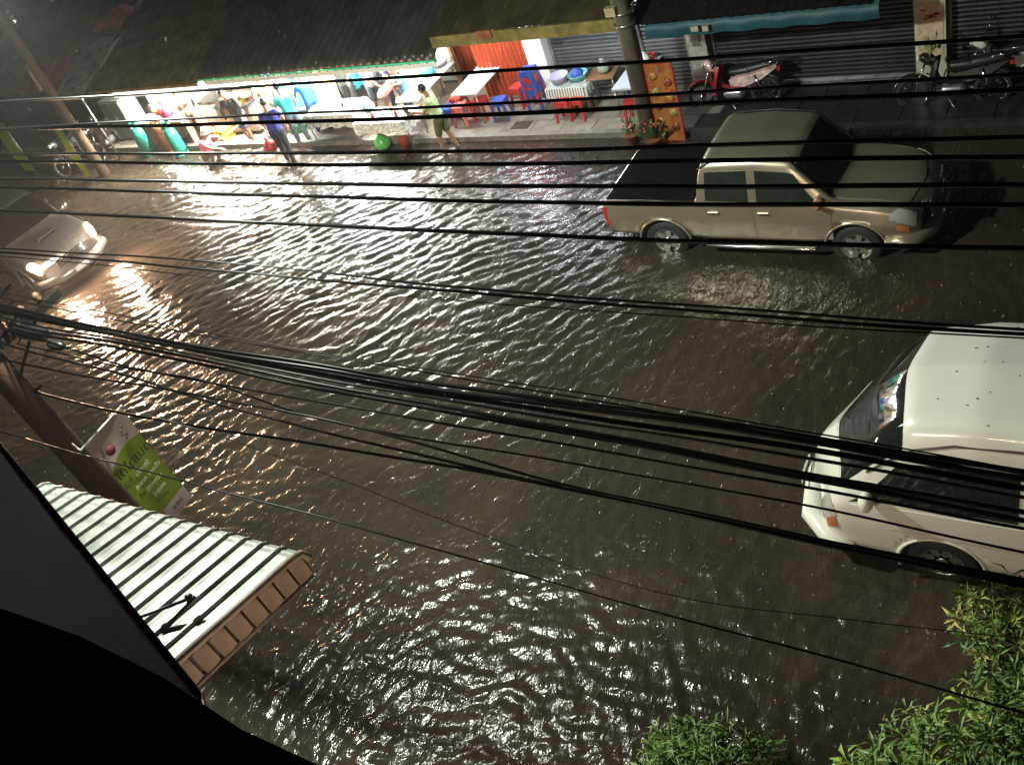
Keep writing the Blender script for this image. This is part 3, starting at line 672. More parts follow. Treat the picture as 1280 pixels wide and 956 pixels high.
# --- round concrete pole in the middle and things at its foot
def conc_pole(x, y, h, r0, r1, label, m, lean=(0, 0)):
    t = thing('utility_pole', label, 'utility pole', (x, y, 0))
    s = B(); s.tube([(0, 0, -.4), (lean[0] * .5, lean[1] * .5, h / 2), (lean[0], lean[1], h)], [r0, (r0 + r1) / 2, r1], 16); s.build('shaft', m, t)
    return t
CONC = M('pole_concrete', (.13, .115, .09), .6, var=.4, scale=3, stretch=(1, 1, .3), bump=.3)
mp_ = conc_pole(-8.25, 15.38, 9.2, .19, .12, 'round dark concrete pole rising past the roofs in the middle', CONC)
for z in (2.4, 2.62):
    s = B(); s.lathe([(.18, 0), (.2, 0), (.2, .05), (.18, .05)], 16, (0, 0, z)); s.build('steel_band', STEEL, mp_)
s = B(); s.box((-.1, -.2, 2.75), (.2, .12, .16)); s.build('junction_box', M('cream_box', (.45, .4, .25), .5, var=.2), mp_)
def potplant(x, y, z, label, lc, fl=None):
    t = thing('potted_plant', label, 'plant', (x, y, z))
    s = B(); s.lathe([(.001, 0), (.1, 0), (.14, .22), (.15, .22), (.13, .2), (.001, .19)], 12); s.build('pot', M('terracotta', (.3, .1, .05), .7, var=.2), t)
    s = B(); rr = random.Random(int(x * 50))
    for k in range(60):
        a = rr.uniform(0, 6.28); e = rr.uniform(.3, 1.4); d = Vector((math.cos(a) * math.cos(e), math.sin(a) * math.cos(e), math.sin(e))); L_ = rr.uniform(.15, .42)
        p = Vector((0, 0, .2)) + d * L_ * .3; q = p + d * L_; w = d.cross(Vector((0, 0, 1))).normalized() * .025
        s.add([p, (p + q) / 2 + w, q, (p + q) / 2 - w], [(0, 1, 2, 3)])
    s.build('foliage', M('plant_green', (.09, .16, .04), .5, var=.4), t)
    if fl:
        s = B()
        for k in range(14): s.ell((rr.uniform(-.2, .2), rr.uniform(-.2, .2), rr.uniform(.35, .6)), (.025, .025, .025), 6, 4)
        s.build('flowers', fl, t)
potplant(-8.05, 15.05, 0, 'leafy potted plant with red blossoms at the foot of the round pole', 0, PR)
potplant(-8.6, 15.25, 0, 'potted plant with pink blossoms just left of the round pole', 0, PP)

# --- left pole, lime banners
LP = M('pole_wood', (.14, .1, .065), .6, var=.35, scale=3, stretch=(1, 1, .2), bump=.3)
lp = conc_pole(-24.35, 14.3, 9.5, .15, .1, 'brown utility pole at far left beside the lime banner', LP)
s = B(); s.tube([(0.0, -.19, 2.7), (0, -.17, 3.4)], .05, 8); s.build('conduit', M('pale_conduit', (.5, .42, .33), .5), lp)
LIME = M('lime_fabric', (.75, .85, .02), .5, var=.12, scale=4)
def feather(x, y, h, w, label, ang):
    t = thing('street_banner', label, 'banner', (x, y, 0), ang, 'lime banners at the far left')
    s = B(); s.tube([(0, 0, -.1), (0, 0, h)], .018, 8); s.build('pole', STEEL, t)
    s = B(); vs = []; fs = []
    for j in range(13):
        for i in range(4):
            u = i / 3; v = j / 12; vs.append((-.02 - u * w, .03 * math.sin(v * 6 + u * 2), .12 + v * (h - .15)))
    for j in range(12):
        for i in range(3): fs.append((j * 4 + i, j * 4 + i + 1, j * 4 + 5 + i, j * 4 + 4 + i))
    s.add(vs, fs, True); s.add([(a, b_ + .004, c) for a, b_, c in vs], [f[::-1] for f in fs], True); s.build('flag', LIME, t)
feather(-24.55, 14.05, 1.75, .3, 'narrow lime banner leaning against the brown pole', 0)
feather(-27.6, 14.35, 1.75, .55, 'wider lime banner at the left edge of the picture', 0)

# --- small stall crockery, hose and rod
s = B(); s.tube([(-20.1, 14.95, .5), (-19.2, 15.35, .85)], .018, 6); tag(s.build('broom_handle', WHITEP), 'white rod held by the crouching woman', 'rod')

# --- crates and baskets of goods standing on the shop floor
def crate(x, y, z, w, d, h, m, label, fill, rz=0):
    t = thing('goods_crate', label, 'crate', (x, y, z), rz, 'crates of goods on the shop floor')
    s = B(); s.box((0, 0, .015), (w, d, .03))
    for k in (.08, .5, .9):
        zz = k * h + .02
        for a in (-1, 1): s.box((a * w / 2, 0, zz), (.02, d, h * .22)); s.box((0, a * d / 2, zz), (w, .02, h * .22))
    for a in (-1, 1):
        for b_ in (-1, 1): s.box((a * w / 2, b_ * d / 2, h / 2), (.035, .035, h + .04))
    s.build('crate_body', m, t)
    s = B(); rr = random.Random(int(x * 77))
    for q in range(24): s.ell((rr.uniform(-.38, .38) * w, rr.uniform(-.38, .38) * d, h * .85 + rr.uniform(-.03, .05)), (.05, .05, .045), 7, 5)
    s.build('goods', fill, t)
F = lambda n, c: M('fill_' + n, c, .45, var=.3, scale=14)
for q in [(-21.35, 15.95, .02, PR, 'red crate of yellow fruit right of the pots counter', (.9, .7, .1)), (-20.9, 15.95, .02, M('yellow_crate', (.8, .6, .05), .4, var=.1), 'yellow crate of orange goods before the wide tan cart', (.85, .35, .05)),
          (-19.3, 16.45, .05, PB, 'blue crate of green goods right of the wide tan cart', (.2, .5, .1)), (-19.0, 16.0, .05, M('white_crate', (.8, .8, .78), .4, var=.1), 'white crate of red goods in front of the straw-hatted person', (.7, .08, .05)),
          (-18.35, 16.2, .05, M('green_crate', (.08, .4, .15), .4, var=.1), 'green crate of white goods before the blue cloth', (.85, .82, .75)), (-15.6, 16.1, .1, M('orange_crate', (.8, .28, .05), .4, var=.1), 'orange crate between the two cloth tables', (.8, .75, .6))]:
    crate(q[0], q[1], q[2], .42, .34, .3, q[3], q[4], F(q[4][:5].strip(), q[5]), R_.uniform(-.2, .2))
# ================================================================ PEOPLE
def remesh(s, name, m, parent, vox):
    me = bpy.data.meshes.new(name); me.from_pydata(s.v, [], s.f); me.update()
    o = link(name, me, m, parent)
    r = o.modifiers.new('join', 'REMESH'); r.mode = 'VOXEL'; r.voxel_size = vox; r.use_smooth_shade = True
    sm = o.modifiers.new('soft', 'SMOOTH'); sm.factor = .5; sm.iterations = 3
    return o
def person(x, y, z, rz, label, shirt, legs, hair=(.015, .012, .01), shorts=False, lean=0.0, crouch=False, arms=None, sleeve=.5, hat=None, scale=1.0, stride=.12, longhair=False, headtilt=0.15, skin=None, shoes=(.03, .03, .03)):
    t = thing('person', label, 'person', (x, y, z), rz); t.scale = (scale,) * 3
    if crouch:
        pel = Vector((0, 0, .34)); top = Vector((.22, 0, .78))
        knees = [(.36, s * .16, .45) for s in (1, -1)]; ank = [(.16, s * .13, .08) for s in (1, -1)]
    else:
        pel = Vector((0, 0, .9)); top = Vector((math.sin(lean) * .52, 0, .9 + math.cos(lean) * .5))
        knees = [(stride * .5 * s + .03, s * .1, .49) for s in (1, -1)]; ank = [(stride * s - .02, s * .11, .08) for s in (1, -1)]
    up = (top - pel).normalized(); fw = Vector((up.z, 0, -up.x))
    neck = top + up * .09; head = neck + up * .12 + fw * .03; head = head + Vector((headtilt * .12, 0, -.01))
    s = B()
    # torso
    hipw = .09
    for sg in (1, -1):
        hp = pel + Vector((0, sg * hipw, 0)); kn = Vector(knees[(1 - sg) // 2]); an = Vector(ank[(1 - sg) // 2])
        s.cap(hp, .085, kn, .055); s.cap(kn, .055, kn.lerp(an, .35), .055); s.cap(kn.lerp(an, .35), .055, an, .034)
        s.cap(an + Vector((-.03, 0, -.045)), .033, an + Vector((.14, sg * .02, -.055)), .028)
        s.cap(pel + Vector((0, sg * .05, .02)), .11, pel + up * .2 + Vector((0, sg * .045, 0)), .1)
        s.cap(pel + up * .2 + Vector((0, sg * .045, 0)), .1, top - up * .12 + Vector((0, sg * .07, 0)), .115)
        s.cap(top - up * .06 + Vector((0, sg * .05, 0)), .07, top - up * .03 + Vector((0, sg * .17, 0)), .058)
    s.cap(top - up * .02, .06, neck + up * .03, .052)
    s.ell(head + up * .015, (.092, .074, .112), 14, 10)
    s.ell(head + fw * .035 - up * .055, (.05, .05, .05), 10, 6)                 # jaw
    s.cap(head + fw * .085, .012, head + fw * .105 - up * .025, .014, 6)        # nose
    for sg in (1, -1): s.ell(head + Vector((0, sg * .077, 0)), (.018, .01, .03), 8, 5)
    A = arms or [((.05, .26, -.25), (.12, .22, -.48)), ((.05, -.26, -.25), (.12, -.22, -.48))]
    hands = []
    for sg, (e, w) in zip((1, -1), A):
        sh = top - up * .04 + Vector((0, sg * .18, 0)); el = top + Vector(e); wr = top + Vector(w)
        s.cap(sh, .05, el, .038); s.cap(el, .04, wr, .026)
        d = (wr - el).normalized(); side = d.cross(Vector((0, 0, 1))); side = side.normalized() if side.length > .1 else Vector((0, 1, 0)); nr = side.cross(d)
        s.cap(wr, .026, wr + d * .06, .032); 
        for q in range(4):
            b0 = wr + d * .075 + side * (q - 1.5) * .02; L_ = (.07, .08, .074, .058)[q]
            s.cap(b0, .0105, b0 + d * L_ * .55 - nr * .008, .0095, 6); s.cap(b0 + d * L_ * .55 - nr * .008, .0095, b0 + d * L_ - nr * .03, .008, 6)
        s.cap(wr + d * .03 + side * .03, .012, wr + d * .075 + side * .06 - nr * .015, .0095, 6)
        hands.append(wr + d * .09)
    remesh(s, 'body', skin or SKIN, t, .0105)
    # shirt
    c = B()
    for sg, (e, w) in zip((1, -1), A):
        c.cap(pel + up * .04 + Vector((0, sg * .05, 0)), .125, pel + up * .2 + Vector((0, sg * .05, 0)), .118)
        c.cap(pel + up * .2 + Vector((0, sg * .05, 0)), .118, top - up * .12 + Vector((0, sg * .075, 0)), .13)
        sh = top - up * .04 + Vector((0, sg * .18, 0)); el = top + Vector(e)
        c.cap(top - up * .06 + Vector((0, sg * .05, 0)), .082, top - up * .03 + Vector((0, sg * .17, 0)), .068)
        c.cap(sh, .064, sh.lerp(el, sleeve), .058)
        if sleeve >= 1: c.cap(el, .052, el.lerp(top + Vector(w), .85), .042)
    remesh(c, 'shirt', shirt, t, .014)
    # trousers / shorts
    g = B()
    for sg in (1, -1):
        hp = pel + Vector((0, sg * hipw, 0)); kn = Vector(knees[(1 - sg) // 2]); an = Vector(ank[(1 - sg) // 2])
        g.cap(pel + Vector((0, sg * .05, .05)), .122, hp + Vector((0, 0, -.04)), .105)
        g.cap(hp, .103, hp.lerp(kn, .8 if shorts else 1), .085 if shorts else .072)
        if not shorts: g.cap(kn, .072, kn.lerp(an, .9), .055)
    remesh(g, 'shorts' if shorts else 'trousers', legs, t, .014)
    h = B(); hc = head + up * .03 - fw * .018
    h.ell(hc, (.1, .083, .105), 14, 10)
    if longhair: h.cap(hc - fw * .05, .075, hc - fw * .1 - up * .2, .05)
    h2 = h.build('hair', M('hair_%d' % int(hair[0] * 1000), hair, .45, var=.3), t)
    for sg in (1, -1):
        q = B(); q.ell(head + fw * .088 + Vector((0, sg * .03, 0)) + up * .012, (.008, .012, .007), 8, 5); q.build('eye', M('eye_dark', (.02, .015, .01), .3, var=0), t)
    q = B(); q.ell(head + fw * .088 - up * .05, (.006, .022, .006), 8, 5); q.build('mouth', M('lip', (.3, .08, .06), .5, var=0), t)
    if hat:
        q = B(); q.lathe([(.001, .14), (.06, .13), (.1, .08), (.115, .02), (.15, -.01), (.15, -.02), (.11, 0), (.001, .0)], 18, head + up * .03); q.build('hat', hat, t)
    return t
MT = lambda n, c, **k: M(n, c, .75, var=.18, scale=9, **k)
person(-20.55, 14.85, -.12, math.radians(8), 'woman in a pink shirt and white cap crouching in the flood water', MT('shirt_pink', (.8, .2, .32)), MT('trou_grey', (.2, .17, .16)), crouch=True, hat=MT('cap_white', (.85, .82, .8)), arms=[((.2, .25, -.12), (.42, .2, -.22)), ((.22, -.22, -.15), (.42, -.12, -.25))])
person(-19.75, 15.75, -.05, math.radians(-70), 'person in a long black top behind the crouching woman', MT('shirt_black', (.02, .02, .022)), MT('trou_blue', (.12, .14, .22)), shorts=True, lean=.25, longhair=True, sleeve=1)
person(-18.85, 16.15, 0, math.radians(-60), 'person with a wide straw hat and pale yellow top at the stall', MT('shirt_straw', (.7, .62, .3)), MT('trou_white', (.7, .68, .62)), hat=MT('straw', (.7, .5, .25)), lean=.15)
nav = person(-17.65, 14.85, -.12, math.radians(120), 'man in a navy shirt and black trousers wading at the shop front', MT('shirt_navy', (.03, .04, .28)), MT('trou_black', (.018, .018, .02)), stride=.16, lean=.1, scale=1.03)
bag(-18.0, 14.75, .35, .17, PR, 'red carrier bag at the side of the man in navy')
person(-17.75, 15.6, -.05, math.radians(150), 'person in a turquoise shirt and grey jeans next to the man in navy', MT('shirt_teal', (.03, .5, .38)), MT('trou_greyblue', (.16, .19, .24)), lean=.08)
person(-17.45, 16.1, 0, math.radians(160), 'person in a bright blue shirt and blue jeans by the striped stand', MT('shirt_blue', (.05, .28, .85)), MT('trou_jean', (.06, .14, .38)), hair=(.09, .03, .02), arms=[((.12, .24, -.2), (.3, .2, -.3)), ((.15, -.24, -.2), (.35, -.15, -.25))])
person(-16.75, 16.75, .05, math.radians(-60), 'person in black with bare forearms in front of the hanging bundles', MT('shirt_blk2', (.03, .035, .03)), MT('trou_blk2', (.02, .02, .02)), lean=.1, arms=[((.15, .24, -.15), (.35, .2, -.3)), ((.1, -.26, -.2), (.3, -.22, -.38))])
person(-15.75, 16.55, .1, math.radians(-20), 'woman with tied dark hair, white sleeves and dark skirt leaning over the table', MT('shirt_white', (.75, .75, .78)), MT('skirt_dark', (.05, .06, .06)), shorts=True, lean=.45, longhair=True, arms=[((.22, .2, -.2), (.42, .12, -.38)), ((.2, -.22, -.2), (.42, -.12, -.4))])
person(-15.35, 16.75, .1, math.radians(-30), 'person in a dark blue top bending beside the woman in white sleeves', MT('shirt_dkblue', (.05, .06, .2)), MT('trou_dk', (.04, .04, .05)), lean=.5, arms=[((.2, .2, -.25), (.38, .12, -.42)), ((.2, -.22, -.25), (.38, -.12, -.42))])
person(-14.75, 16.45, .1, math.radians(-100), 'smaller person in a light blue shirt holding the red tray', MT('shirt_ltblue', (.2, .5, .65)), MT('trou_blue3', (.1, .15, .4)), scale=.82, lean=.2, arms=[((.15, .22, -.15), (.32, .15, -.1)), ((.15, -.22, -.15), (.32, -.12, -.1))])
person(-13.05, 15.2, -.1, math.radians(195), 'man in a pale green shirt and olive shorts walking with a plate', MT('shirt_lime', (.62, .75, .4)), MT('short_olive', (.09, .11, .03)), shorts=True, stride=.14, lean=.1, arms=[((.1, .25, -.22), (.34, .16, -.22)), ((.1, -.25, -.22), (.34, -.14, -.22))])
person(-20.4, 17.15, .1, math.radians(-95), 'cook in a white top standing behind the wide tan cart', MT('shirt_cook', (.8, .8, .78)), MT('trou_blk2', (.02, .02, .02)), lean=.2, arms=[((.2, .2, -.22), (.4, .12, -.3)), ((.2, -.22, -.22), (.4, -.1, -.3))])
person(-18.75, 17.5, .1, math.radians(-85), 'person in an orange-brown top behind the blue cloth stall', MT('shirt_orange', (.55, .2, .07)), MT('trou_dk', (.04, .04, .05)), lean=.15, arms=[((.18, .22, -.2), (.36, .12, -.26)), ((.18, -.22, -.2), (.36, -.1, -.22))])
person(-21.75, 15.95, .0, math.radians(-60), 'person in a cream shirt reaching over the pots at the counter', MT('shirt_cream', (.75, .6, .4)), MT('trou_brown', (.12, .07, .04)), lean=.25, scale=.95, arms=[((.2, .2, -.22), (.4, .12, -.2)), ((.12, -.26, -.24), (.2, -.24, -.46))])
s = B(); s.lathe([(.001, 0), (.08, 0), (.13, .03), (.125, .035), (.001, .01)], 14); tag(s.build('plate', WHITEP, None, (-13.5, 15.08, 1.07)), 'white plate carried by the man in pale green', 'plate')
s = B(); s.box((0, 0, .1), (.14, .1, .2)); tag(s.build('dark_box', M('maroon_box', (.06, .02, .03), .4), None, (-13.9, 15.35, .79)), 'small dark maroon box at the right corner of the road-side table', 'box')
# ================================================================ VEHICLES
class Shell:
    """smooth symmetric car shell: stations along x, sections from sill (0) to roof centre (n)"""
    def __init__(s, st, sub=6, nv=5, smooth=2):
        s.st = st; n = len(st); K = len(st[0][1])
        xs = []; P = []
        for i in range(n - 1):
            L_ = abs(st[i + 1][0] - st[i][0]); q = max(1, int(round(L_ / .055)))
            for k in range(q):
                t = k / q; xs.append(i + t)
        xs.append(n - 1); s.us = np.array(xs, float)
        def at(u):
            i = min(int(u), n - 2); t = u - i
            return st[i][0] * (1 - t) + st[i + 1][0] * t, np.array(st[i][1]) * (1 - t) + np.array(st[i + 1][1]) * t
        vv = []
        for j in range(K - 1):
            for k in range(nv): vv.append(j + k / nv)
        vv.append(K - 1); s.vs = np.array(vv, float)
        G = np.zeros((len(xs), len(vv), 3))
        for a, u in enumerate(xs):
            x, S = at(u)
            for b_, v in enumerate(vv):
                j = min(int(v), K - 2); t = v - j
                y, z, dx = S[j] * (1 - t) + S[j + 1] * t
                G[a, b_] = (x + dx, y, z)
        # smoothing (mirror at centreline)
        for _ in range(smooth):
            H = np.concatenate([G, (G[:, -2:-3:-1] * [1, -1, 1])], 1)
            S_ = G.copy()
            S_[1:-1, 1:] = (G[1:-1, 1:] * 2 + G[:-2, 1:] + G[2:, 1:] + H[1:-1, :-2] + H[1:-1, 2:]) / 6
            S_[0, 1:] = (G[0, 1:] * 2 + H[0, :-2] + H[0, 2:]) / 4
            S_[-1, 1:] = (G[-1, 1:] * 2 + H[-1, :-2] + H[-1, 2:]) / 4
            G = S_
        s.G = G
    def p(s, u, v):
        a = np.interp(u, s.us, np.arange(len(s.us))); b_ = np.interp(v, s.vs, np.arange(len(s.vs)))
        i = min(int(a), len(s.us) - 2); j = min(int(b_), len(s.vs) - 2); a -= i; b_ -= j; G = s.G
        return G[i, j] * (1 - a) * (1 - b_) + G[i + 1, j] * a * (1 - b_) + G[i, j + 1] * (1 - a) * b_ + G[i + 1, j + 1] * a * b_
    def nrm(s, u, v):
        e = .12; U = s.us[-1]; V = s.vs[-1]
        du = s.p(min(u + e, U), v) - s.p(max(u - e, 0), v); dv = s.p(u, min(v + e, V)) - s.p(u, max(v - e, 0))
        n = np.cross(dv, du); return n / (np.linalg.norm(n) + 1e-9)
    def body(s, m, parent, wells=(), R=.4, name='body'):
        b = B(); G = s.G; nu, nv_, _ = G.shape
        for sg in (1, -1):
            V = G.copy().reshape(-1, 3)
            for (wx, wz) in wells:
                d = np.hypot(V[:, 0] - wx, V[:, 2] - wz); k = (d > R * .82) & (d < R + .05) & (np.abs(V[:, 1]) > .5)
                f = R / np.maximum(d[k], 1e-3); V[k, 0] = wx + (V[k, 0] - wx) * f; V[k, 2] = wz + (V[k, 2] - wz) * f
            V2 = V * [1, sg, 1]; fs = []
            for i in range(nu - 1):
                for j in range(nv_ - 1):
                    q = [i * nv_ + j, (i + 1) * nv_ + j, (i + 1) * nv_ + j + 1, i * nv_ + j + 1]
                    c = V[q].mean(0)
                    if any(math.hypot(c[0] - wx, c[2] - wz) < R * .985 and abs(c[1]) > .5 for wx, wz in wells): continue
                    fs.append(tuple(q) if sg > 0 else tuple(q[::-1]))
            b.add([tuple(v) for v in V2], fs, True)
            # end caps
        for i, rev in ((0, False), (nu - 1, True)):
            ring = [tuple(G[i, j]) for j in range(nv_)] + [tuple(G[i, j] * [1, -1, 1]) for j in range(nv_ - 2, -1, -1)]
            b.add(ring, [tuple(range(len(ring)))[::-1 if rev else 1]])
        return b.build(name, m, parent)
    def patch(s, name, m, parent, q, side=1, off=.006, n=10, mm=8, label=None, center=False, th=.012):
        """q: four (u,v) corners; centre=True mirrors across the centreline into one piece"""
        b = B()
        def grid(sg):
            vs = []; vb = []
            for j in range(mm + 1):
                for i in range(n + 1):
                    a, c = i / n, j / mm
                    uv = [(q[0][k] * (1 - a) + q[1][k] * a) * (1 - c) + (q[3][k] * (1 - a) + q[2][k] * a) * c for k in (0, 1)]
                    P = s.p(*uv); N_ = s.nrm(*uv)
                    if N_[1] < -.05 or (abs(N_[1]) <= .05 and N_[2] < -.2): N_ = -N_
                    vs.append(tuple((P + N_ * off) * [1, sg, 1])); vb.append(tuple((P - N_ * th) * [1, sg, 1]))
            w = n + 1; fs = [(j * w + i, j * w + i + 1, (j + 1) * w + i + 1, (j + 1) * w + i) for j in range(mm) for i in range(n)]
            b.add(vs, fs, True)
            edge = [i for i in range(w)] + [j * w + n for j in range(1, mm + 1)] + [mm * w + i for i in range(n - 1, -1, -1)] + [j * w for j in range(mm - 1, 0, -1)]
            ev = [vs[e] for e in edge] + [vb[e] for e in edge]; L_ = len(edge)
            b.add(ev, [(k, (k + 1) % L_, L_ + (k + 1) % L_, L_ + k) for k in range(L_)])
        grid(side)
        if center: grid(-side)
        return b.build(name, m, parent, label=label)

def wheel(t, x, y, z, r, w, hubm, spokes=5, label=None, steer=0):
    s = B(); s.lathe([(r * .62, -w / 2), (r * .9, -w / 2), (r * .985, -w * .38), (r, -w * .15), (r, w * .15), (r * .985, w * .38), (r * .9, w / 2), (r * .62, w / 2)], 32, axis='Y')
    ty = s.build('wheel', RUBBER, t, (x, y, z), (0, 0, steer))
    sg = 1 if y > 0 else -1
    s = B(); s.lathe([(r * .63, -w * .3 * sg), (r * .63, w * .48 * sg), (r * .6, w * .5 * sg), (r * .57, w * .44 * sg), (r * .56, w * .1 * sg), (.001, w * .1 * sg)], 28, axis='Y')
    s.build('rim', hubm, ty)
    s = B()
    for k in range(spokes):
        a = 2 * PI * k / spokes + .3; c, d = math.cos(a), math.sin(a); o = r * .58; i_ = r * .1; hw = r * .1
        P = []
        for yy in (w * .12 * sg, w * .4 * sg):
            for (rad, ww) in ((i_, hw * 1.5), (o, hw)):
                P.append((c * rad - d * ww, yy, d * rad + c * ww)); P.append((c * rad + d * ww, yy, d * rad - c * ww))
        s.hexa([P[0], P[1], P[3], P[2], P[4], P[5], P[7], P[6]])
    s.lathe([(r * .17, w * .1 * sg), (r * .17, w * .42 * sg), (r * .1, w * .46 * sg), (.001, w * .47 * sg)], 16, axis='Y'); s.build('spokes', hubm, ty)
    return ty
def arch(t, x, z, R, y, m, a0=-.25, a1=PI + .25, rr=.028, name='wheel_arch'):
    for sg in (1, -1):
        s = B(); s.tube([(x + R * math.cos(a0 + (a1 - a0) * k / 18), sg * y, z + R * math.sin(a0 + (a1 - a0) * k / 18)) for k in range(19)], rr, 8); s.build(name, m, t)
def mirror(t, x, y, z, m, label=None, s_=(.09, .12, .09)):
    for sg in (1, -1):
        s = B(); s.ell((0, sg * .1, 0), (s_[0], s_[1], s_[2]), 12, 8); s.tube([(0, 0, -.05), (0, sg * .06, -.02)], .02, 6); s.build('side_mirror', m, t, (x, y * sg, z))

# ---- champagne double-cab pickup
CHAMP = M('champagne_paint', (.5, .44, .34), .3, .75, var=.05, scale=2, coat=.3)
def S(*a): return [(y, z, (r[0] if r else 0)) for y, z, *r in a]
tr = thing('pickup_truck', 'champagne double-cab pickup truck with black covered bed standing in the flood', 'pickup truck', (-5.12, 12.8, -.17))
st = [
 (-2.50, S((.70, .50), (.80, .58), (.83, .80), (.81, 1.02), (.79, 1.08), (.72, 1.09), (0, 1.09))),
 (-2.40, S((.74, .46), (.86, .52), (.885, .80), (.86, 1.04), (.84, 1.10), (.76, 1.11), (0, 1.11))),
 (-1.47, S((.74, .44), (.87, .50), (.895, .80), (.87, 1.04), (.85, 1.11), (.77, 1.12), (0, 1.12))),
 (-.80, S((.74, .42), (.86, .47), (.895, .80), (.87, 1.04), (.85, 1.11), (.77, 1.12), (0, 1.12))),
 (-.76, S((.74, .40), (.86, .45), (.895, .80), (.87, 1.08), (.75, 1.65), (.67, 1.73), (0, 1.76))),
 (-.60, S((.74, .40), (.86, .45), (.895, .80), (.87, 1.08), (.74, 1.72), (.65, 1.80), (0, 1.84))),
 (.10, S((.74, .40), (.86, .45), (.895, .80), (.87, 1.08), (.74, 1.75), (.65, 1.83), (0, 1.87))),
 (.72, S((.74, .40), (.86, .45), (.895, .80), (.87, 1.08), (.74, 1.69), (.65, 1.78), (0, 1.83))),
 (1.28, S((.74, .40), (.86, .46), (.895, .80), (.87, 1.07), (.80, 1.16), (.70, 1.18), (0, 1.20, .10))),
 (1.42, S((.74, .42), (.87, .48), (.895, .80), (.87, 1.05), (.82, 1.12), (.72, 1.15), (0, 1.18, .10))),
 (1.95, S((.74, .42), (.87, .50), (.895, .78), (.85, 1.00), (.79, 1.07), (.68, 1.10), (0, 1.13, .06))),
 (2.25, S((.70, .40, 0), (.84, .46), (.86, .72), (.82, .93), (.76, 1.00), (.64, 1.03), (0, 1.06, .12))),
 (2.40, S((.62, .38, 0), (.76, .42), (.78, .66), (.76, .84), (.70, .90), (.58, .93), (0, .96, .14))),
 (2.46, S((.56, .40, 0), (.68, .44), (.70, .62), (.68, .76), (.62, .80), (.52, .82), (0, .84, .15))),
]
sh = Shell(st)
WR = .46
sh.body(CHAMP, tr, wells=[(-1.47, .37), (1.58, .37)], R=WR)
arch(tr, -1.47, .37, WR - .005, .885, CHAMP, a0=.05, a1=PI - .05, rr=.022); arch(tr, 1.58, .37, WR - .005, .88, CHAMP, a0=.05, a1=PI - .05, rr=.022)
s = B(); s.box((0, 0, .62), (4.5, 1.3, .5)); s.build('chassis', BLACKP, tr)
for wx in (-1.47, 1.58):
    for sg in (1, -1): wheel(tr, wx, sg * .74, .37, .37, .24, M('alloy', (.6, .58, .55), .3, .8, var=.1), 6)
BLK = M('tonneau_black', (.004, .004, .004), .95, var=.3, spec=.05)
sh.patch('bed_cover', BLK, tr, [(.35, 4.9), (3.0, 4.9), (3.0, 6), (.35, 6)], center=True, off=.012, n=16, mm=6)
for sg in (1, -1):
    GLT = M('tinted_glass', (.02, .027, .023), .06, var=.2, scale=3, spec=.8)
    sh.patch('side_window', GLT, tr, [(4.6, 3.14), (5.9, 3.1), (5.9, 3.9), (4.8, 3.9)], side=sg, off=.004)
    sh.patch('side_window', GLT, tr, [(6.1, 3.09), (7.84, 3.12), (7.05, 3.9), (6.1, 3.9)], side=sg, off=.004)
    # door skins with visible shut lines
    sh.patch('door', CHAMP, tr, [(4.45, 1.12), (5.98, 1.12), (5.98, 3.02), (4.45, 3.02)], side=sg, off=.007, n=14)
    sh.patch('door', CHAMP, tr, [(6.03, 1.12), (7.98, 1.12), (7.98, 3.0), (6.03, 3.02)], side=sg, off=.007, n=14)
    s = B(); s.box((-.55, sg * .905, .98), (.17, .03, .035)); s.build('door_handle', CHROME, tr)
    s = B(); s.box((.25, sg * .905, .98), (.17, .03, .035)); s.build('door_handle', CHROME, tr)
    s = B(); s.tube([(-.78, sg * .9, .4), (-.7, sg * .95, .38), (.98, sg * .95, .38), (1.08, sg * .9, .4)], .035, 8); s.build('side_step', CHROME, tr)
    s = B(); s.box((-2.46, sg * .80, .84), (.1, .1, .34)); s.build('tail_lamp', M('tail_red', (.45, .03, .02), .2, var=.1), tr)
    s = B(); s.tube([(-2.36, sg * .81, 1.13), (-.84, sg * .81, 1.14)], .022, 6); s.build('bed_rail', BLACKP, tr)
    s = B(); s.tube([(-.74, sg * .755, 1.68), (-.5, sg * .70, 1.80), (.1, sg * .695, 1.83), (.7, sg * .70, 1.77), (1.27, sg * .765, 1.21)], .013, 6); s.build('roof_seam', BLACKP, tr)
    sh.patch('headlamp', M('lamp_glass', (.5, .5, .48), .08, .3, var=.1, coat=1), tr, [(10.35, 2.55), (12.1, 2.3), (12.1, 4.1), (10.75, 4.0)], side=sg, off=.01, n=6, mm=5)
    sh.patch('indicator_lamp', M('amber_lens', (.45, .16, .07), .2, var=.1), tr, [(10.75, 1.9), (11.5, 1.85), (11.5, 2.25), (10.75, 2.3)], side=sg, off=.012, n=4, mm=3)
sh.patch('windscreen', GLASSD, tr, [(7.1, 4.3), (7.93, 4.35), (7.93, 6), (7.1, 6)], center=True, off=.005, n=8, mm=10)
sh.patch('rear_window', GLASSD, tr, [(3.25, 4.25), (3.85, 4.25), (3.85, 6), (3.25, 6)], center=True, off=.004, n=5, mm=10)
sh.patch('bonnet', CHAMP, tr, [(8.45, 4.85), (11.3, 4.9), (11.3, 6), (8.45, 6)], center=True, off=.01, n=18, mm=8)
s = B()
for k in range(5): s.tube([(2.585 - abs(y) * .1 + .0, y, .70 + k * .045) for y in (-.42, -.2, 0, .2, .42)], .013, 6)
s.tube([(2.57, -.45, .68), (2.61, 0, .66), (2.57, .45, .68)], .02, 6); s.tube([(2.55, -.47, .91), (2.6, 0, .93), (2.55, .47, .91)], .022, 6)
s.build('grille', CHROME, tr)
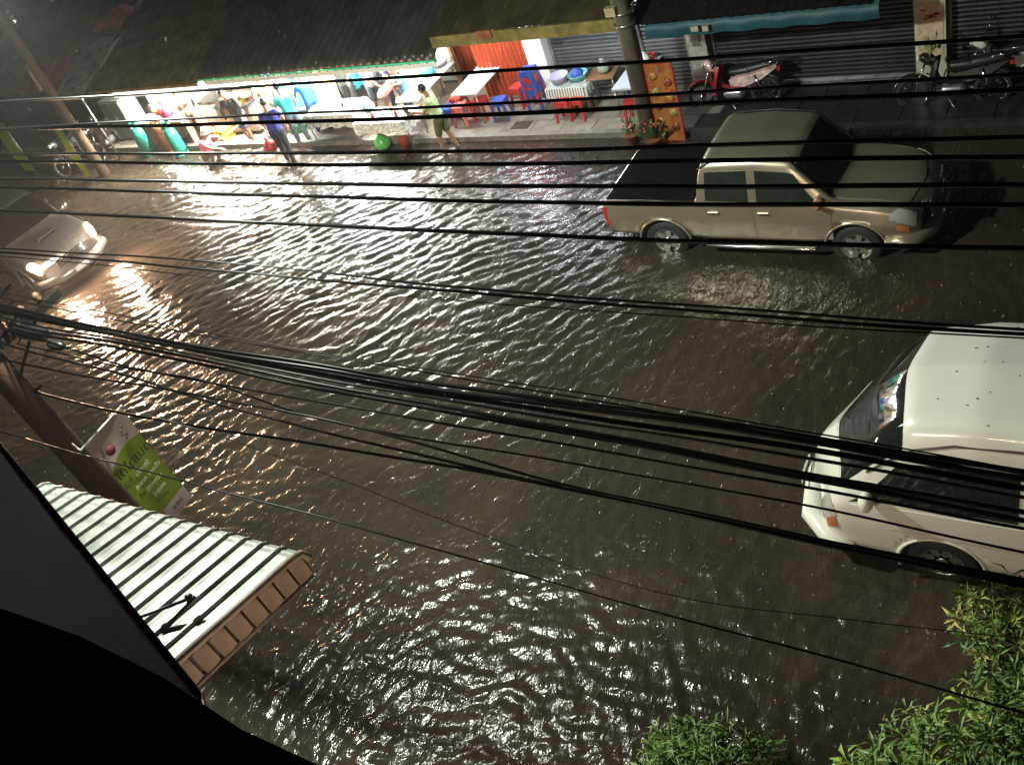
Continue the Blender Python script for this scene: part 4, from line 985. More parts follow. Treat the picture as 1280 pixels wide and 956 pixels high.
s = B(); s.tube([(2.0, -.9, .52), (2.35, -.84, .5), (2.56, -.5, .48), (2.62, 0, .48), (2.56, .5, .48), (2.35, .84, .5), (2.0, .9, .52)], [.06, .1, .11, .11, .11, .1, .06], 10); s.build('front_bumper', CHAMP, tr)
s = B(); s.box((-2.56, 0, .52), (.16, 1.5, .14)); s.build('rear_bumper', CHROME, tr)
s = B(); s.box((2.68, 0, .56), (.015, .36, .11)); s.build('number_plate', WHITEP, tr)
mirror(tr, 1.12, .84, 1.2, M('mirror_warm_light', (.55, .3, .2), .3, .5, var=.1))  # warm lamplight on the mirrors put into their orange colour
s = B(); s.tube([(1.0, -.70, 1.46), (.55, -.68, 2.1)], .004, 5); s.build('aerial', BLACKP, tr)

# ---- white high-roof van at right, nose to the left
VW = M('van_white', (.72, .72, .66), .28, 0, var=.03, scale=2, coat=.6)
vn = thing('minivan', 'white high-roof passenger van with its nose to the left at the right edge', 'van', (-.06, 7.42, -.04), math.radians(180))
# local +x = nose direction after 180 deg turn; nose local x = 2.68
st = [
 (-2.70, S((.78, .35), (.88, .45), (.92, .8), (.90, 1.15), (.82, 1.95), (.70, 2.24), (0, 2.32))),
 (-2.5, S((.84, .33), (.93, .42), (.95, .8), (.94, 1.15), (.86, 2.02), (.74, 2.32), (0, 2.42))),
 (-1.2, S((.84, .30), (.94, .40), (.955, .8), (.945, 1.15), (.87, 2.05), (.75, 2.36), (0, 2.46))),
 (.3, S((.84, .30), (.94, .40), (.955, .8), (.945, 1.15), (.87, 2.05), (.75, 2.36), (0, 2.46))),
 (1.0, S((.84, .30), (.94, .40), (.955, .8), (.945, 1.15), (.87, 2.02), (.75, 2.34), (0, 2.44, .06))),
 (1.62, S((.84, .30), (.94, .40), (.955, .8), (.94, 1.15), (.84, 1.93), (.71, 2.22), (0, 2.30, .10))),
 (1.95, S((.84, .30), (.94, .40), (.955, .8), (.94, 1.14), (.82, 1.68), (.69, 1.88), (0, 1.94, .15))),
 (2.3, S((.82, .30), (.92, .40), (.94, .8), (.92, 1.10), (.82, 1.28), (.70, 1.34), (0, 1.38, .2))),
 (2.46, S((.80, .28), (.88, .38), (.90, .72), (.87, .96), (.78, 1.08), (.66, 1.12), (0, 1.14, .26))),
 (2.56, S((.74, .27), (.80, .36), (.83, .62), (.80, .82), (.72, .90), (.60, .94), (0, .96, .27))),
 (2.60, S((.60, .28), (.70, .36), (.73, .54), (.70, .66), (.62, .72), (.52, .74), (0, .76, .27))),
]
vs_ = Shell(st)
VR = .43
vs_.body(VW, vn, wells=[(1.32, .35), (-1.6, .35)], R=VR)
arch(vn, 1.32, .35, VR, .945, VW, rr=.02); arch(vn, -1.6, .35, VR, .945, VW, rr=.02)
s = B(); s.box((0, 0, .5), (4.7, 1.5, .4)); s.build('chassis', BLACKP, vn)
for wx in (1.32, -1.6):
    for sg in (1, -1): wheel(vn, wx, sg * .8, .35, .35, .22, M('steel_rim', (.5, .5, .5), .25, .9, var=.1), 8)
SEAM = M('seam_dark', (.04, .04, .04), .6, var=.1)
for sg in (1, -1):
    vs_.patch('side_window', GLASSD, vn, [(3.45, 3.08), (6.75, 3.1), (5.3, 3.84), (3.45, 3.84)], side=sg, off=.004, n=14)
    vs_.patch('side_window', GLASSD, vn, [(1.35, 3.08), (3.05, 3.08), (3.05, 3.84), (1.35, 3.84)], side=sg, off=.004)
    vs_.patch('side_window', GLASSD, vn, [(.9, 3.1), (1.28, 3.1), (1.28, 3.82), (.9, 3.82)], side=sg, off=.004, n=5)
    vs_.patch('door', VW, vn, [(3.2, 2.12), (5.6, 2.12), (6.7, 2.98), (3.2, 2.98)], side=sg, off=.007, n=16)
    vs_.patch('sliding_door', VW, vn, [(1.3, 1.1), (3.1, 1.1), (3.1, 2.98), (1.3, 2.98)], side=sg, off=.009, n=14)
    s = B(); s.box((.35, sg * .965, .98), (.16, .03, .05)); s.build('door_handle', BLACKP, vn)
    vs_.patch('headlamp', M('van_lamp_glass', (.55, .53, .48), .08, .2, var=.1, coat=1), vn, [(7.35, 2.35), (9.0, 2.2), (9.0, 3.7), (7.9, 3.9)], side=sg, off=.01, n=6, mm=5)
    vs_.patch('indicator_lamp', M('amber_lens'), vn, [(7.35, 1.75), (8.2, 1.7), (8.2, 2.2), (7.45, 2.28)], side=sg, off=.012, n=4, mm=3)
    pts = [vs_.p(u, 4.35) * [1, sg, 1] for u in (0.6, 1.5, 2.5, 3.5, 4.3)] + [vs_.p(u, v) * [1, sg, 1] for u, v in ((4.9, 4.15), (5.5, 4.0), (6.2, 3.92))]
    s = B(); s.tube([tuple(p + np.array([0, sg * .003, .003])) for p in pts], .012, 6); s.build('rain_gutter', SEAM, vn)
    pts = [vs_.p(2.05, v) * [1, sg, 1] for v in (4.4, 4.8, 5.0)] + [vs_.p(u, 5.15) * [1, sg, 1] for u in (1.95, 1.4, .8)]
    s = B(); s.tube([tuple(p + np.array([0, 0, .002])) for p in pts], .009, 6); s.build('roof_panel_seam', SEAM, vn)
    s = B(); s.tube([tuple(vs_.p(2.45, v) * [1, sg, 1] + np.array([0, sg * .002, .002])) for v in (3.9, 4.1, 4.33)], .007, 6); s.build('pillar_seam', SEAM, vn)
vs_.patch('windscreen', GLASSD, vn, [(5.12, 4.12), (7.12, 4.02), (7.12, 6), (5.12, 6)], center=True, off=.005, n=14, mm=12)
vs_.patch('bonnet', VW, vn, [(7.2, 4.5), (8.6, 4.5), (8.6, 6), (7.2, 6)], center=True, off=.008, n=10, mm=8)
s = B()
for k in range(3): s.tube([(2.84 - abs(y) * .1 - k * .01 + .02, y, .62 + k * .06) for y in (-.4, -.2, 0, .2, .4)], .012, 6)
s.build('grille', CHROME, vn)
s = B(); s.tube([(2.2, -.95, .42), (2.5, -.9, .42), (2.75, -.62, .40), (2.87, 0, .38), (2.75, .62, .40), (2.5, .9, .42), (2.2, .95, .42)], [.05, .09, .12, .12, .12, .09, .05], 10); s.build('front_bumper', VW, vn)
s = B(); s.box((2.985, 0, .44), (.015, .36, .12)); s.build('number_plate', WHITEP, vn)
mirror(vn, 2.0, .92, 1.3, VW, s_=(.08, .1, .13))
s = B()
for sg in (-.35, .3): s.tube([(2.26, sg, 1.42), (1.95, sg + .35, 1.68)], .009, 6)
s.build('wiper', BLACKP, vn)
s = B(); rr = random.Random(3)
for k in range(44):
    u = rr.uniform(.4, 4.6); v = rr.uniform(4.9, 6); p = vs_.p(u, v); s.ell((p[0], p[1] * rr.choice((-1, 1)), p[2] + .003), (rr.uniform(.004, .022), rr.uniform(.004, .011), .003), 6, 4)
o = s.build('fallen_leaves', M('leaf_litter', (.14, .12, .05), .7, var=.5), None, (-.06, 7.42, -.04), (0, 0, math.radians(180))); o['kind'] = 'stuff'; o['label'] = 'specks of leaf litter on the white van roof'
# something seen through the windscreen: two seats
for sg in (-.42, .42):
    s = B(); s.ell((.9, sg, 1.15), (.14, .24, .4)); s.build('seat', M('seat_red', (.3, .08, .07), .7, var=.2), vn)

# ---- silver-beige SUV with lit headlights at left
SV = M('suv_paint', (.3, .27, .24), .3, .5, var=.05, coat=.5)
sv = thing('suv', 'silver-beige off-road car with both headlights lit at the left edge', 'car', (-22.9, 10.6, -.15), math.radians(-10))
st = [
 (-2.3, S((.70, .45), (.80, .55), (.84, .85), (.82, 1.08), (.72, 1.6), (.62, 1.72), (0, 1.76))),
 (-2.1, S((.76, .42), (.88, .5), (.91, .85), (.89, 1.1), (.76, 1.68), (.66, 1.79), (0, 1.83))),
 (-1.0, S((.76, .40), (.88, .48), (.915, .85), (.895, 1.1), (.76, 1.72), (.66, 1.83), (0, 1.87))),
 (.30, S((.76, .40), (.88, .48), (.915, .85), (.895, 1.1), (.74, 1.68), (.64, 1.78), (0, 1.82, .05))),
 (.98, S((.76, .42), (.88, .5), (.915, .85), (.885, 1.08), (.80, 1.17), (.70, 1.2), (0, 1.23, .12))),
 (1.15, S((.76, .42), (.88, .5), (.92, .85), (.88, 1.05), (.82, 1.13), (.72, 1.16), (0, 1.2, .12))),
 (1.75, S((.76, .42), (.88, .5), (.91, .82), (.86, 1.02), (.80, 1.08), (.70, 1.11), (0, 1.15, .08))),
 (2.08, S((.72, .38), (.86, .46), (.88, .74), (.84, .94), (.78, 1.01), (.66, 1.04), (0, 1.07, .12))),
 (2.22, S((.64, .36), (.78, .42), (.8, .66), (.78, .84), (.72, .91), (.6, .94), (0, .96, .14))),
 (2.28, S((.58, .38), (.70, .44), (.72, .6), (.70, .72), (.64, .78), (.54, .8), (0, .82, .15))),
]
ss = Shell(st)
ss.body(SV, sv, wells=[(1.38, .38), (-1.35, .38)], R=.46)
arch(sv, 1.38, .38, .455, .9, SV, rr=.04); arch(sv, -1.35, .38, .455, .9, SV, rr=.04)
s = B(); s.box((0, 0, .6), (4.2, 1.3, .5)); s.build('chassis', BLACKP, sv)
for wx in (1.38, -1.35):
    for sg in (1, -1): wheel(sv, wx, sg * .76, .38, .38, .24, M('alloy'), 6)
for sg in (1, -1):
    ss.patch('side_window', GLASSD, sv, [(2.2, 3.12), (3.7, 3.15), (3.05, 3.86), (2.2, 3.86)], side=sg, off=.004)
    ss.patch('side_window', GLASSD, sv, [(1.3, 3.12), (2.1, 3.12), (2.1, 3.86), (1.3, 3.86)], side=sg, off=.004)
    ss.patch('side_window', GLASSD, sv, [(.5, 3.15), (1.2, 3.12), (1.2, 3.86), (.6, 3.84)], side=sg, off=.004)
    ss.patch('door', SV, sv, [(2.15, 1.12), (3.95, 1.12), (3.9, 3.0), (2.15, 3.02)], side=sg, off=.007, n=12)
    ss.patch('door', SV, sv, [(1.25, 1.12), (2.1, 1.12), (2.1, 3.0), (1.25, 3.02)], side=sg, off=.007, n=12)
    s = B(); s.box((-.05, sg * .925, .98), (.17, .03, .035)); s.build('door_handle', CHROME, sv)
    hl = ss.patch('headlight', M('lit_headlamp', (.9, .8, .7), .2, var=0, emit=(1, .62, .36), es=420), sv, [(6.55, 2.7), (8.1, 2.55), (8.1, 4.2), (6.95, 4.15)], side=sg, off=.015, n=6, mm=5)
    s = B(); s.lathe([(.001, 0), (.09, 0), (.1, .03), (.001, .05)], 16, axis='X'); s.build('lamp_reflector', CHROME, hl, (2.16, sg * .62, .82))
    s = B(); s.tube([(-1.9, sg * .64, 1.84), (-.9, sg * .64, 1.9), (.1, sg * .62, 1.85)], .018, 6); s.build('roof_rail', CHROME, sv)
ss.patch('windscreen', GLASSD, sv, [(3.08, 4.3), (3.92, 4.35), (3.92, 6), (3.08, 6)], center=True, off=.005, n=8, mm=10)
ss.patch('bonnet', SV, sv, [(4.4, 4.85), (7.3, 4.9), (7.3, 6), (4.4, 6)], center=True, off=.01, n=14, mm=8)
s = B(); s.box((1.55, 0, 1.2), (.4, .5, .06), taper=.9); s.build('bonnet_scoop', SV, sv)
s = B(); s.box((1.77, 0, 1.195), (.03, .42, .035)); s.build('scoop_opening', BLACKP, sv)
s = B()
for k in range(4): s.tube([(2.41 - abs(y) * .1, y, .68 + k * .055) for y in (-.38, -.2, 0, .2, .38)], .015, 6)
s.build('grille', CHROME, sv)
s = B(); s.tube([(1.85, -.9, .5), (2.15, -.86, .48), (2.4, -.5, .46), (2.47, 0, .46), (2.4, .5, .46), (2.15, .86, .48), (1.85, .9, .5)], [.06, .1, .12, .12, .12, .1, .06], 10); s.build('front_bumper', SV, sv)
s = B(); s.box((2.6, 0, .5), (.015, .36, .11)); s.build('number_plate', WHITEP, sv)
mirror(sv, .85, .88, 1.2, M('mirror_chrome', (.8, .78, .75), .15, .9, var=0))
# the headlights' own light
for sg in (1, -1):
    ld = bpy.data.lights.new('headlight_beam', 'SPOT'); ld.energy = 1000; ld.color = (1, .64, .42); ld.spot_size = math.radians(165); ld.spot_blend = 1; ld.shadow_soft_size = .13
    lo = bpy.data.objects.new('headlight_beam', ld); col.objects.link(lo); lo.parent = sv; lo.location = (2.55, sg * .66, .84)
    lo.rotation_euler = Vector((-1, .12, .10)).to_track_quat('Z', 'Y').to_euler()

# ---- motorcycles
def motorcycle(x, y, rz, label, c1, c2, lean=.12, chromeguard=False):
    t = thing('motorcycle', label, 'motorcycle', (x, y, -.02), rz, 'motorcycles parked at the shutters'); t.rotation_euler = (lean, 0, rz)
    # nose toward +x, wheelbase 1.25
    for nm, wx in (('front_wheel', .62), ('rear_wheel', -.62)):
        s = B(); s.lathe([(.235, -.035), (.28, -.04), (.3, -.02), (.305, 0), (.3, .02), (.28, .04), (.235, .035)], 26, axis='Y'); w = s.build(nm, RUBBER, t, (wx, 0, .3))
        s = B(); s.lathe([(.24, -.03), (.225, -.03), (.225, .03), (.24, .03)], 26, axis='Y')
        for k in range(10):
            a = 2 * PI * k / 10; s.tube([(.03 * math.cos(a), 0, .03 * math.sin(a)), (.23 * math.cos(a), 0, .23 * math.sin(a))], .004, 4)
        s.lathe([(.001, -.05), (.05, -.05), (.05, .05), (.001, .05)], 12, axis='Y'); s.build('rim', CHROME, w)
    for sg in (1, -1):
        s = B(); s.tube([(.62, sg * .075, .3), (.50, sg * .075, .62), (.40, sg * .05, .9)], .018, 8); s.build('fork', CHROME, t)
    s = B(); n = 14
    for sg in (0,):
        vs = []; fs = []
        for k in range(n + 1):
            a = .15 + (PI - .5) * k / n
            for yy, rr in ((-.06, .33), (-.04, .35), (0, .36), (.04, .35), (.06, .33)): vs.append((.62 + rr * math.cos(a), yy, .3 + rr * math.sin(a)))
        for k in range(n):
            for j in range(4): fs.append((k * 5 + j, k * 5 + 5 + j, k * 5 + 6 + j, k * 5 + 1 + j))
        s.add(vs, fs, True)
    s.build('front_mudguard', c1, t)
    # leg shield: curved plate each side
    s = B(); vs = []; fs = []
    for j in range(9):
        v = j / 8
        for i in range(9):
            u = i / 8 * 2 - 1; w = .12 + .12 * math.sin(v * PI) ; vs.append((.42 - .12 * v - .1 * u * u, u * w, .34 + .56 * v))
    for j in range(8):
        for i in range(8): fs.append((j * 9 + i, j * 9 + i + 1, j * 9 + 10 + i, j * 9 + 9 + i))
    s.add(vs, fs, True); s.add([(a - .015, b_ * .95, c) for a, b_, c in vs], [f[::-1] for f in fs], True); s.build('leg_shield', c1, t)
    s = B(); s.cap((.36, 0, .88), .1, (.44, 0, .92), .085); s.build('headlamp_cowl', c2, t)
    s = B(); s.ell((.53, 0, .92), (.03, .07, .06)); s.build('headlamp', M('bike_lens', (.8, .8, .75), .1, var=0, coat=1), t)
    s = B(); s.tube([(.24, .34, .98), (.33, .2, 1.0), (.36, 0, .97), (.33, -.2, 1.0), (.24, -.34, .98)], .014, 8); s.build('handlebar', CHROME, t)
    for sg in (1, -1):
        s = B(); s.tube([(.24, sg * .25, .98), (.24, sg * .36, .98)], .022, 8); s.build('grip', BLACKP, t)
        s = B(); s.tube([(.3, sg * .22, 1.0), (.28, sg * .28, 1.18)], .006, 5); s.ell((.28, sg * .3, 1.2), (.012, .06, .04)); s.build('mirror', CHROME, t)
    # frame and body
    s = B(); s.tube([(.33, 0, .8), (.2, 0, .5), (.0, 0, .42), (-.25, 0, .45)], .045, 8); s.tube([(-.25, 0, .45), (-.4, 0, .6)], .04); s.build('frame', c1, t)
    s = B(); s.cap((.12, 0, .33), .1, (-.12, 0, .33), .12); s.build('engine', STEEL, t)
    s = B()
    for sg in (1, -1):
        vs = [(.02, sg * .1, .5), (-.25, sg * .13, .48), (-.6, sg * .12, .6), (-.88, sg * .06, .78), (-.86, sg * .07, .84), (-.5, sg * .13, .76), (-.1, sg * .12, .7), (.05, sg * .09, .62)]
        vi = [(a, b_ - sg * .05, c) for a, b_, c in vs]
        s.add(vs + vi, [tuple(range(8)), tuple(range(15, 7, -1))] + [(k, (k + 1) % 8, 8 + (k + 1) % 8, 8 + k) for k in range(8)])
    s.build('side_fairing', c2, t)
    s = B(); s.cap((.0, 0, .74), .085, (-.35, 0, .76), .11); s.cap((-.35, 0, .77), .11, (-.75, 0, .83), .09); s.build('seat', BLACKP, t)
    s = B(); s.tube([(-.1, -.14, .28), (-.4, -.15, .3), (-.85, -.16, .42)], [.025, .04, .05], 10); s.build('exhaust', CHROME, t)
    s = B(); s.tube([(-.6, .12, .88), (-.95, .1, .92), (-.98, 0, .93), (-.95, -.1, .92), (-.6, -.12, .88)], .012, 6); s.build('grab_rail', CHROME, t)
    s = B(); s.tube([(-.62, -.1, .3), (-.45, -.1, .68)], .03, 8); s.tube([(-.62, .1, .3), (-.45, .1, .68)], .03, 8); s.build('shock_absorber', CHROME, t)
    s = B(); s.box((-.9, 0, .74), (.06, .12, .07)); s.build('tail_lamp', M('tail_red'), t)
    s = B(); vs = []
    s.tube([(-.62 + .34 * math.cos(a), 0, .3 + .34 * math.sin(a)) for a in (1.2, 1.7, 2.2, 2.7)], .05, 6); s.build('rear_mudguard', BLACKP, t)
    s = B(); s.tube([(.05, .1, .2), (-.1, .25, .02)], .012, 6); s.build('side_stand', STEEL, t)
    if chromeguard:
        s = B(); s.tube([(.45, -.12, .25), (.3, -.24, .2), (0, -.26, .18), (-.35, -.24, .2), (-.5, -.16, .26)], .016, 8); s.tube([(.42, -.1, .6), (.36, -.24, .5), (.3, -.24, .2)], .014, 8); s.build('crash_bar', CHROME, t)
    return t
WB = M('bike_white', (.75, .72, .68), .25, var=.05, coat=.8); RB = M('bike_red', (.35, .02, .03), .2, var=.05, coat=.8); KB = M('bike_black', (.02, .015, .015), .2, var=.05, coat=.8); PK = M('bike_pinkwhite', (.7, .5, .5), .25, var=.4, scale=5, coat=.8)
motorcycle(-6.9, 16.45, math.radians(184), 'red and white motorcycle in front of the stained grey column', RB, PK)
motorcycle(-2.95, 16.2, math.radians(183), 'dark motorcycle with chrome crash bar in front of the cream column', KB, KB, chromeguard=True)
motorcycle(-2.2, 16.62, math.radians(181), 'black motorcycle with white tail fairing at the far right, behind the dark one', KB, WB)
motorcycle(-26.2, 14.9, math.radians(-75), 'dark motorcycle between the two lime banners', KB, STEEL)
motorcycle(-25.3, 15.6, math.radians(-80), 'black scooter parked in the shade behind the narrow lime banner', KB, KB)
# ================================================================ NEAR SIDE
# near utility pole with crossarms
NP = M('near_pole_wood', (.07, .034, .022), .7, var=.45, scale=3, stretch=(1, 1, .2), bump=.4)
npole = conc_pole(-11.35, 4.0, 9.0, .19, .14, 'reddish brown utility pole carrying the wires in the near left corner', NP)
ARM = M('arm_steel', (.028, .027, .024), .5, .3, var=.3)
for z, ln in ((4.42, 1.0), (6.25, 1.5), (6.75, 1.6)):
    s = B(); s.box((.17, .45, z), (.1, ln + .3, .1)); s.build('crossarm', ARM, npole)
for z in (4.5, 6.34, 6.84):
    for yy in (.3, .6, .85):
        s = B(); s.lathe([(.001, 0), (.03, 0), (.05, .03), (.03, .05), (.05, .08), (.02, .12), (.001, .12)], 10, (.17, yy, z)); s.build('insulator', M('porcelain', (.3, .16, .1), .25, var=.1), npole)
s = B(); s.tube([(.15, 0, 3.9), (.17, .7, 4.38)], .02); s.build('brace', ARM, npole)
# splice box and looped cable at the crossarm
s = B(); s.box((.5, .4, 4.4), (.5, .14, .1)); s.ell((.8, .4, 4.25), (.16, .07, .07)); s.build('splice_box', BLACKP, npole)
# street lamp on the same pole (lit; above the frame)
lamp = thing('street_lamp', 'lit street lamp on a curved arm high on the near utility pole', 'street lamp', (-11.35, 4.0, 0), math.radians(-52))
s = B(); s.tube([(0, .1, 7.9), (0, .6, 8.35), (0, 1.3, 8.5), (0, 1.9, 8.4)], .03); s.build('arm', STEEL, lamp)
s = B(); s.hexa([(-.14, 1.75, 8.3), (.14, 1.75, 8.3), (.11, 2.4, 8.25), (-.11, 2.4, 8.25), (-.1, 1.75, 8.46), (.1, 1.75, 8.46), (.06, 2.4, 8.36), (-.06, 2.4, 8.36)]); s.build('lamp_head', STEEL, lamp)
s = B(); s.box((0, 2.1, 8.255), (.2, .5, .03)); s.build('lens', M('lamp_lens', (.9, .9, .9), .4, var=0, emit=(.93, 1, .86), es=40), lamp)
ld = bpy.data.lights.new('street_lamp_light', 'SPOT'); ld.spot_size = math.radians(156); ld.spot_blend = .4; ld.energy = 4600; ld.color = (.93, 1, .86); ld.shadow_soft_size = .22
lo = bpy.data.objects.new('street_lamp_light', ld); col.objects.link(lo); lo.location = (-9.55, 5.42, 8.12)

# lit shopfront tubes on the camera's own building, below the window (outside the frame)
for x, lb in ((-4.2, 'warm tube lamp on the near wall, left one'), (-1.2, 'warm tube lamp on the near wall, right one')):
    t = thing('wall_light', lb, 'lamp', (x, .75, 2.75), 0, 'tube lamps on the near wall')
    s = B(); s.box((0, -.06, .05), (1.3, .08, .06)); s.build('batten', WHITEP, t)
    s = B(); s.tube([(-.6, 0, 0), (.6, 0, 0)], .02); s.build('tube', M('warm_tube', (.9, .9, .9), .5, var=0, emit=(1, .8, .58), es=30), t)
    ld = bpy.data.lights.new('wall_light_glow', 'AREA'); ld.shape = 'RECTANGLE'; ld.size = 1.2; ld.size_y = .08; ld.energy = 110 if x < -3 else 25; ld.color = (1, .8, .58)
    lo = bpy.data.objects.new('wall_light_glow', ld); col.objects.link(lo); lo.parent = t; lo.location = (0, .04, -.0); lo.rotation_euler = (math.radians(88), 0, 0)
WIRES=[
 (4.2,0.02,[(-7.66,7.413),(-6.27,7.388),(-4.40,7.376),(-2.59,7.359),(-1.27,7.350),(-0.49,7.349)]),
 (4.2,0.018,[(-8.15,7.175),(-5.74,7.177),(-3.50,7.166),(-1.91,7.172),(-0.48,7.179)]),
 (4.2,0.026,[(-8.16,7.168),(-5.78,7.127),(-3.53,7.099),(-1.93,7.106),(-0.48,7.104)]),
 (4.2,0.024,[(-8.43,6.931),(-4.69,6.874),(-2.74,6.856),(-1.31,6.871),(-0.48,6.869)]),
 (4.2,0.026,[(-8.51,6.859),(-4.75,6.780),(-2.77,6.767),(-1.32,6.775),(-0.47,6.766)]),
 (4.0,0.026,[(-8.29,6.819),(-4.61,6.762),(-2.68,6.746),(-0.45,6.758)]),
 (4.0,0.026,[(-8.39,6.729),(-4.66,6.660),(-2.71,6.633),(-0.44,6.653)]),
 (4.0,0.028,[(-8.68,6.480),(-6.12,6.442),(-3.71,6.405),(-1.99,6.390),(-0.44,6.414)]),
 (3.8,0.016,[(-7.64,6.204),(-6.11,6.206),(-4.80,6.168),(-3.71,6.116),(-1.98,6.099),(-0.40,6.094)]),
 (3.8,0.02,[(-7.69,6.150),(-4.84,6.094),(-2.79,6.065),(-1.29,6.056),(-0.40,6.064)]),
 (3.8,0.009,[(-7.74,6.095),(-4.90,6.002),(-2.81,6.001),(-1.29,6.017),(-0.40,6.039)]),
 (3.6,0.01,[(-8.87,5.844),(-7.11,5.706),(-5.00,5.555),(-2.87,5.487),(-1.30,5.397),(-0.36,5.333)]),
 (3.6,0.012,[(-8.95,5.769),(-6.39,5.595),(-3.87,5.482),(-2.04,5.393),(-0.36,5.308)]),
 (3.5,0.034,[(-8.32,5.678),(-6.71,5.534),(-4.97,5.492),(-3.82,5.441),(-1.99,5.459),(-0.35,5.389)]),
 (3.5,0.034,[(-8.36,5.635),(-7.13,5.567),(-5.00,5.429),(-2.86,5.382),(-1.28,5.374),(-0.35,5.316)]),
 (3.52,0.03,[(-8.32,5.698),(-6.70,5.561),(-4.97,5.513),(-3.82,5.475),(-2.00,5.477),(-0.35,5.413)]),
 (3.45,0.02,[(-8.32,5.615),(-7.08,5.563),(-4.96,5.443),(-2.83,5.380),(-1.26,5.360),(-0.34,5.303)]),
 (3.5,0.03,[(-8.51,5.492),(-7.25,5.470),(-5.07,5.320),(-2.90,5.234),(-1.30,5.156),(-0.34,5.129)]),
 (3.48,0.03,[(-8.52,5.459),(-7.27,5.430),(-5.07,5.288),(-2.90,5.218),(-1.29,5.139),(-0.34,5.089)]),
 (3.4,0.018,[(-8.46,5.508),(-7.16,5.291),(-5.04,5.236),(-2.86,5.198),(-1.27,5.162),(-0.33,5.127)]),
 (3.4,0.015,[(-9.11,5.394),(-7.18,5.269),(-6.27,5.261),(-5.16,5.022),(-2.92,5.016),(-1.29,4.997),(-0.32,4.929)]),
 (3.3,0.02,[(-9.17,5.227),(-8.19,5.193),(-6.56,5.194),(-4.54,5.132),(-3.17,4.926),(-2.03,4.871),(-1.28,4.842),(-0.31,4.807)]),
 (3.3,0.026,[(-8.93,4.782),(-7.34,4.733),(-5.20,4.829),(-3.31,4.876),(-2.04,4.830),(-1.28,4.804),(-0.31,4.771)]),
 (3.32,0.022,[(-8.49,5.388),(-7.20,5.267),(-6.04,5.074),(-3.95,4.894),(-3.20,4.862),(-2.05,4.826),(-0.31,4.799)]),
 (3.0,0.015,[(-6.50,4.304),(-5.30,4.275),(-4.05,4.220),(-2.99,4.141),(-2.07,4.113),(-1.27,4.089),(-0.25,4.036)]),
 (3.0,0.006,[(-4.71,4.875),(-4.00,4.658),(-2.91,4.421),(-2.02,4.384),(-1.23,4.541),(-0.27,4.767)]),
]
ORD = ['topmost', 'second', 'third', 'fourth', 'fifth', 'sixth', 'seventh', 'eighth']
LW = ['%s of the straight black wires crossing above the shops, counted from the top' % o for o in ORD] + [
 'upper wire of the close trio crossing just above the van roof', 'middle wire of the close trio crossing just above the van roof', 'hair-thin lowest wire of the trio crossing just above the van roof',
 'upper thin line running just above the thick cable bundle', 'lower thin line running just above the thick cable bundle',
 'second cable of the thick black bundle', 'third cable of the thick black bundle', 'topmost cable of the thick black bundle', 'fourth, thinner cable of the thick black bundle',
 'upper cable of the lower thick pair across the van bonnet', 'lower cable of the lower thick pair across the van bonnet',
 'first single wire beneath the thick pair', 'second single wire beneath the thick pair, sagging at left',
 'upper of the three cables that twist together at the middle', 'lowest of the three cables that twist together at the middle', 'middle of the three cables that twist together at the middle',
 'single thin wire falling across the lower water to the bushes', 'hair-thin wire that fades out over the dark water at lower right']
WM = M('wire_black', (.002, .002, .002), .3, var=.2, spec=.07)
for k, (y, r, pts) in enumerate(WIRES):
    if k < 24:      # these hang in the plane of the utility pole
        y, r, pts = y * 1.244, r * 1.244, [(a * 1.244, 9.5 - (9.5 - b_) * 1.244) for a, b_ in pts]
    P = list(pts)
    (x0, z0), (x1, z1) = P[0], P[1]; (x3, z3), (x2, z2) = P[-1], P[-2]
    far = -24.0 if k < 11 else -11.25
    if k < 24 and x0 > far:
        sl = (z1 - z0) / (x1 - x0)
        if k >= 11: P = [(far, z0 + max(-.15, min(.3, sl * (far - x0) + .04)))] + P
        else: P = [(-24.0, z0 + .25), (-16.0, z0 + .0 + max(-.2, min(.2, sl * (-16 - x0) * .3)))] + P
    elif k == 24: P = [(-11.25, 4.5), (-8.6, 4.36)] + P
    else: P = [(-11.25, 5.6), (-6.5, 5.2)] + P if k == 25 else P
    sl = (z3 - z2) / (x3 - x2); P += [(x3 + 4, z3 + sl * 4 + .06), (x3 + 12, z3 + sl * 12 + .7)]
    # catmull-rom through the points
    Q = [P[0]] + P + [P[-1]]; path = []
    for i in range(1, len(Q) - 2):
        a, b_, c, d = (np.array(q) for q in Q[i - 1:i + 3]); n = 7
        for j in range(n):
            t = j / n
            # cubic Hermite in x with finite-difference slopes
            m1 = (c - a) / max(1e-3, (c[0] - a[0])); m2 = (d - b_) / max(1e-3, (d[0] - b_[0])); L_ = c[0] - b_[0]
            z = (2 * t ** 3 - 3 * t ** 2 + 1) * b_[1] + (t ** 3 - 2 * t ** 2 + t) * m1[1] * L_ + (-2 * t ** 3 + 3 * t ** 2) * c[1] + (t ** 3 - t ** 2) * m2[1] * L_
            path.append((b_[0] + t * L_, y, z))
    path.append((Q[-2][0], y, Q[-2][1]))
    if k >= 11:   # bring the left end to the crossarm on the pole
        path[0] = (-11.2, 4.0 + (.1 + .1 * (k % 7)), path[0][2])
    path = [(a, b_ + .004 * math.sin(a * 3 + k), c) for a, b_, c in path]
    s = B(); s.tube(path, r / 2, 7); o = s.build('overhead_wire', WM); tag(o, LW[k], 'wire', 'black overhead wires along the near side')

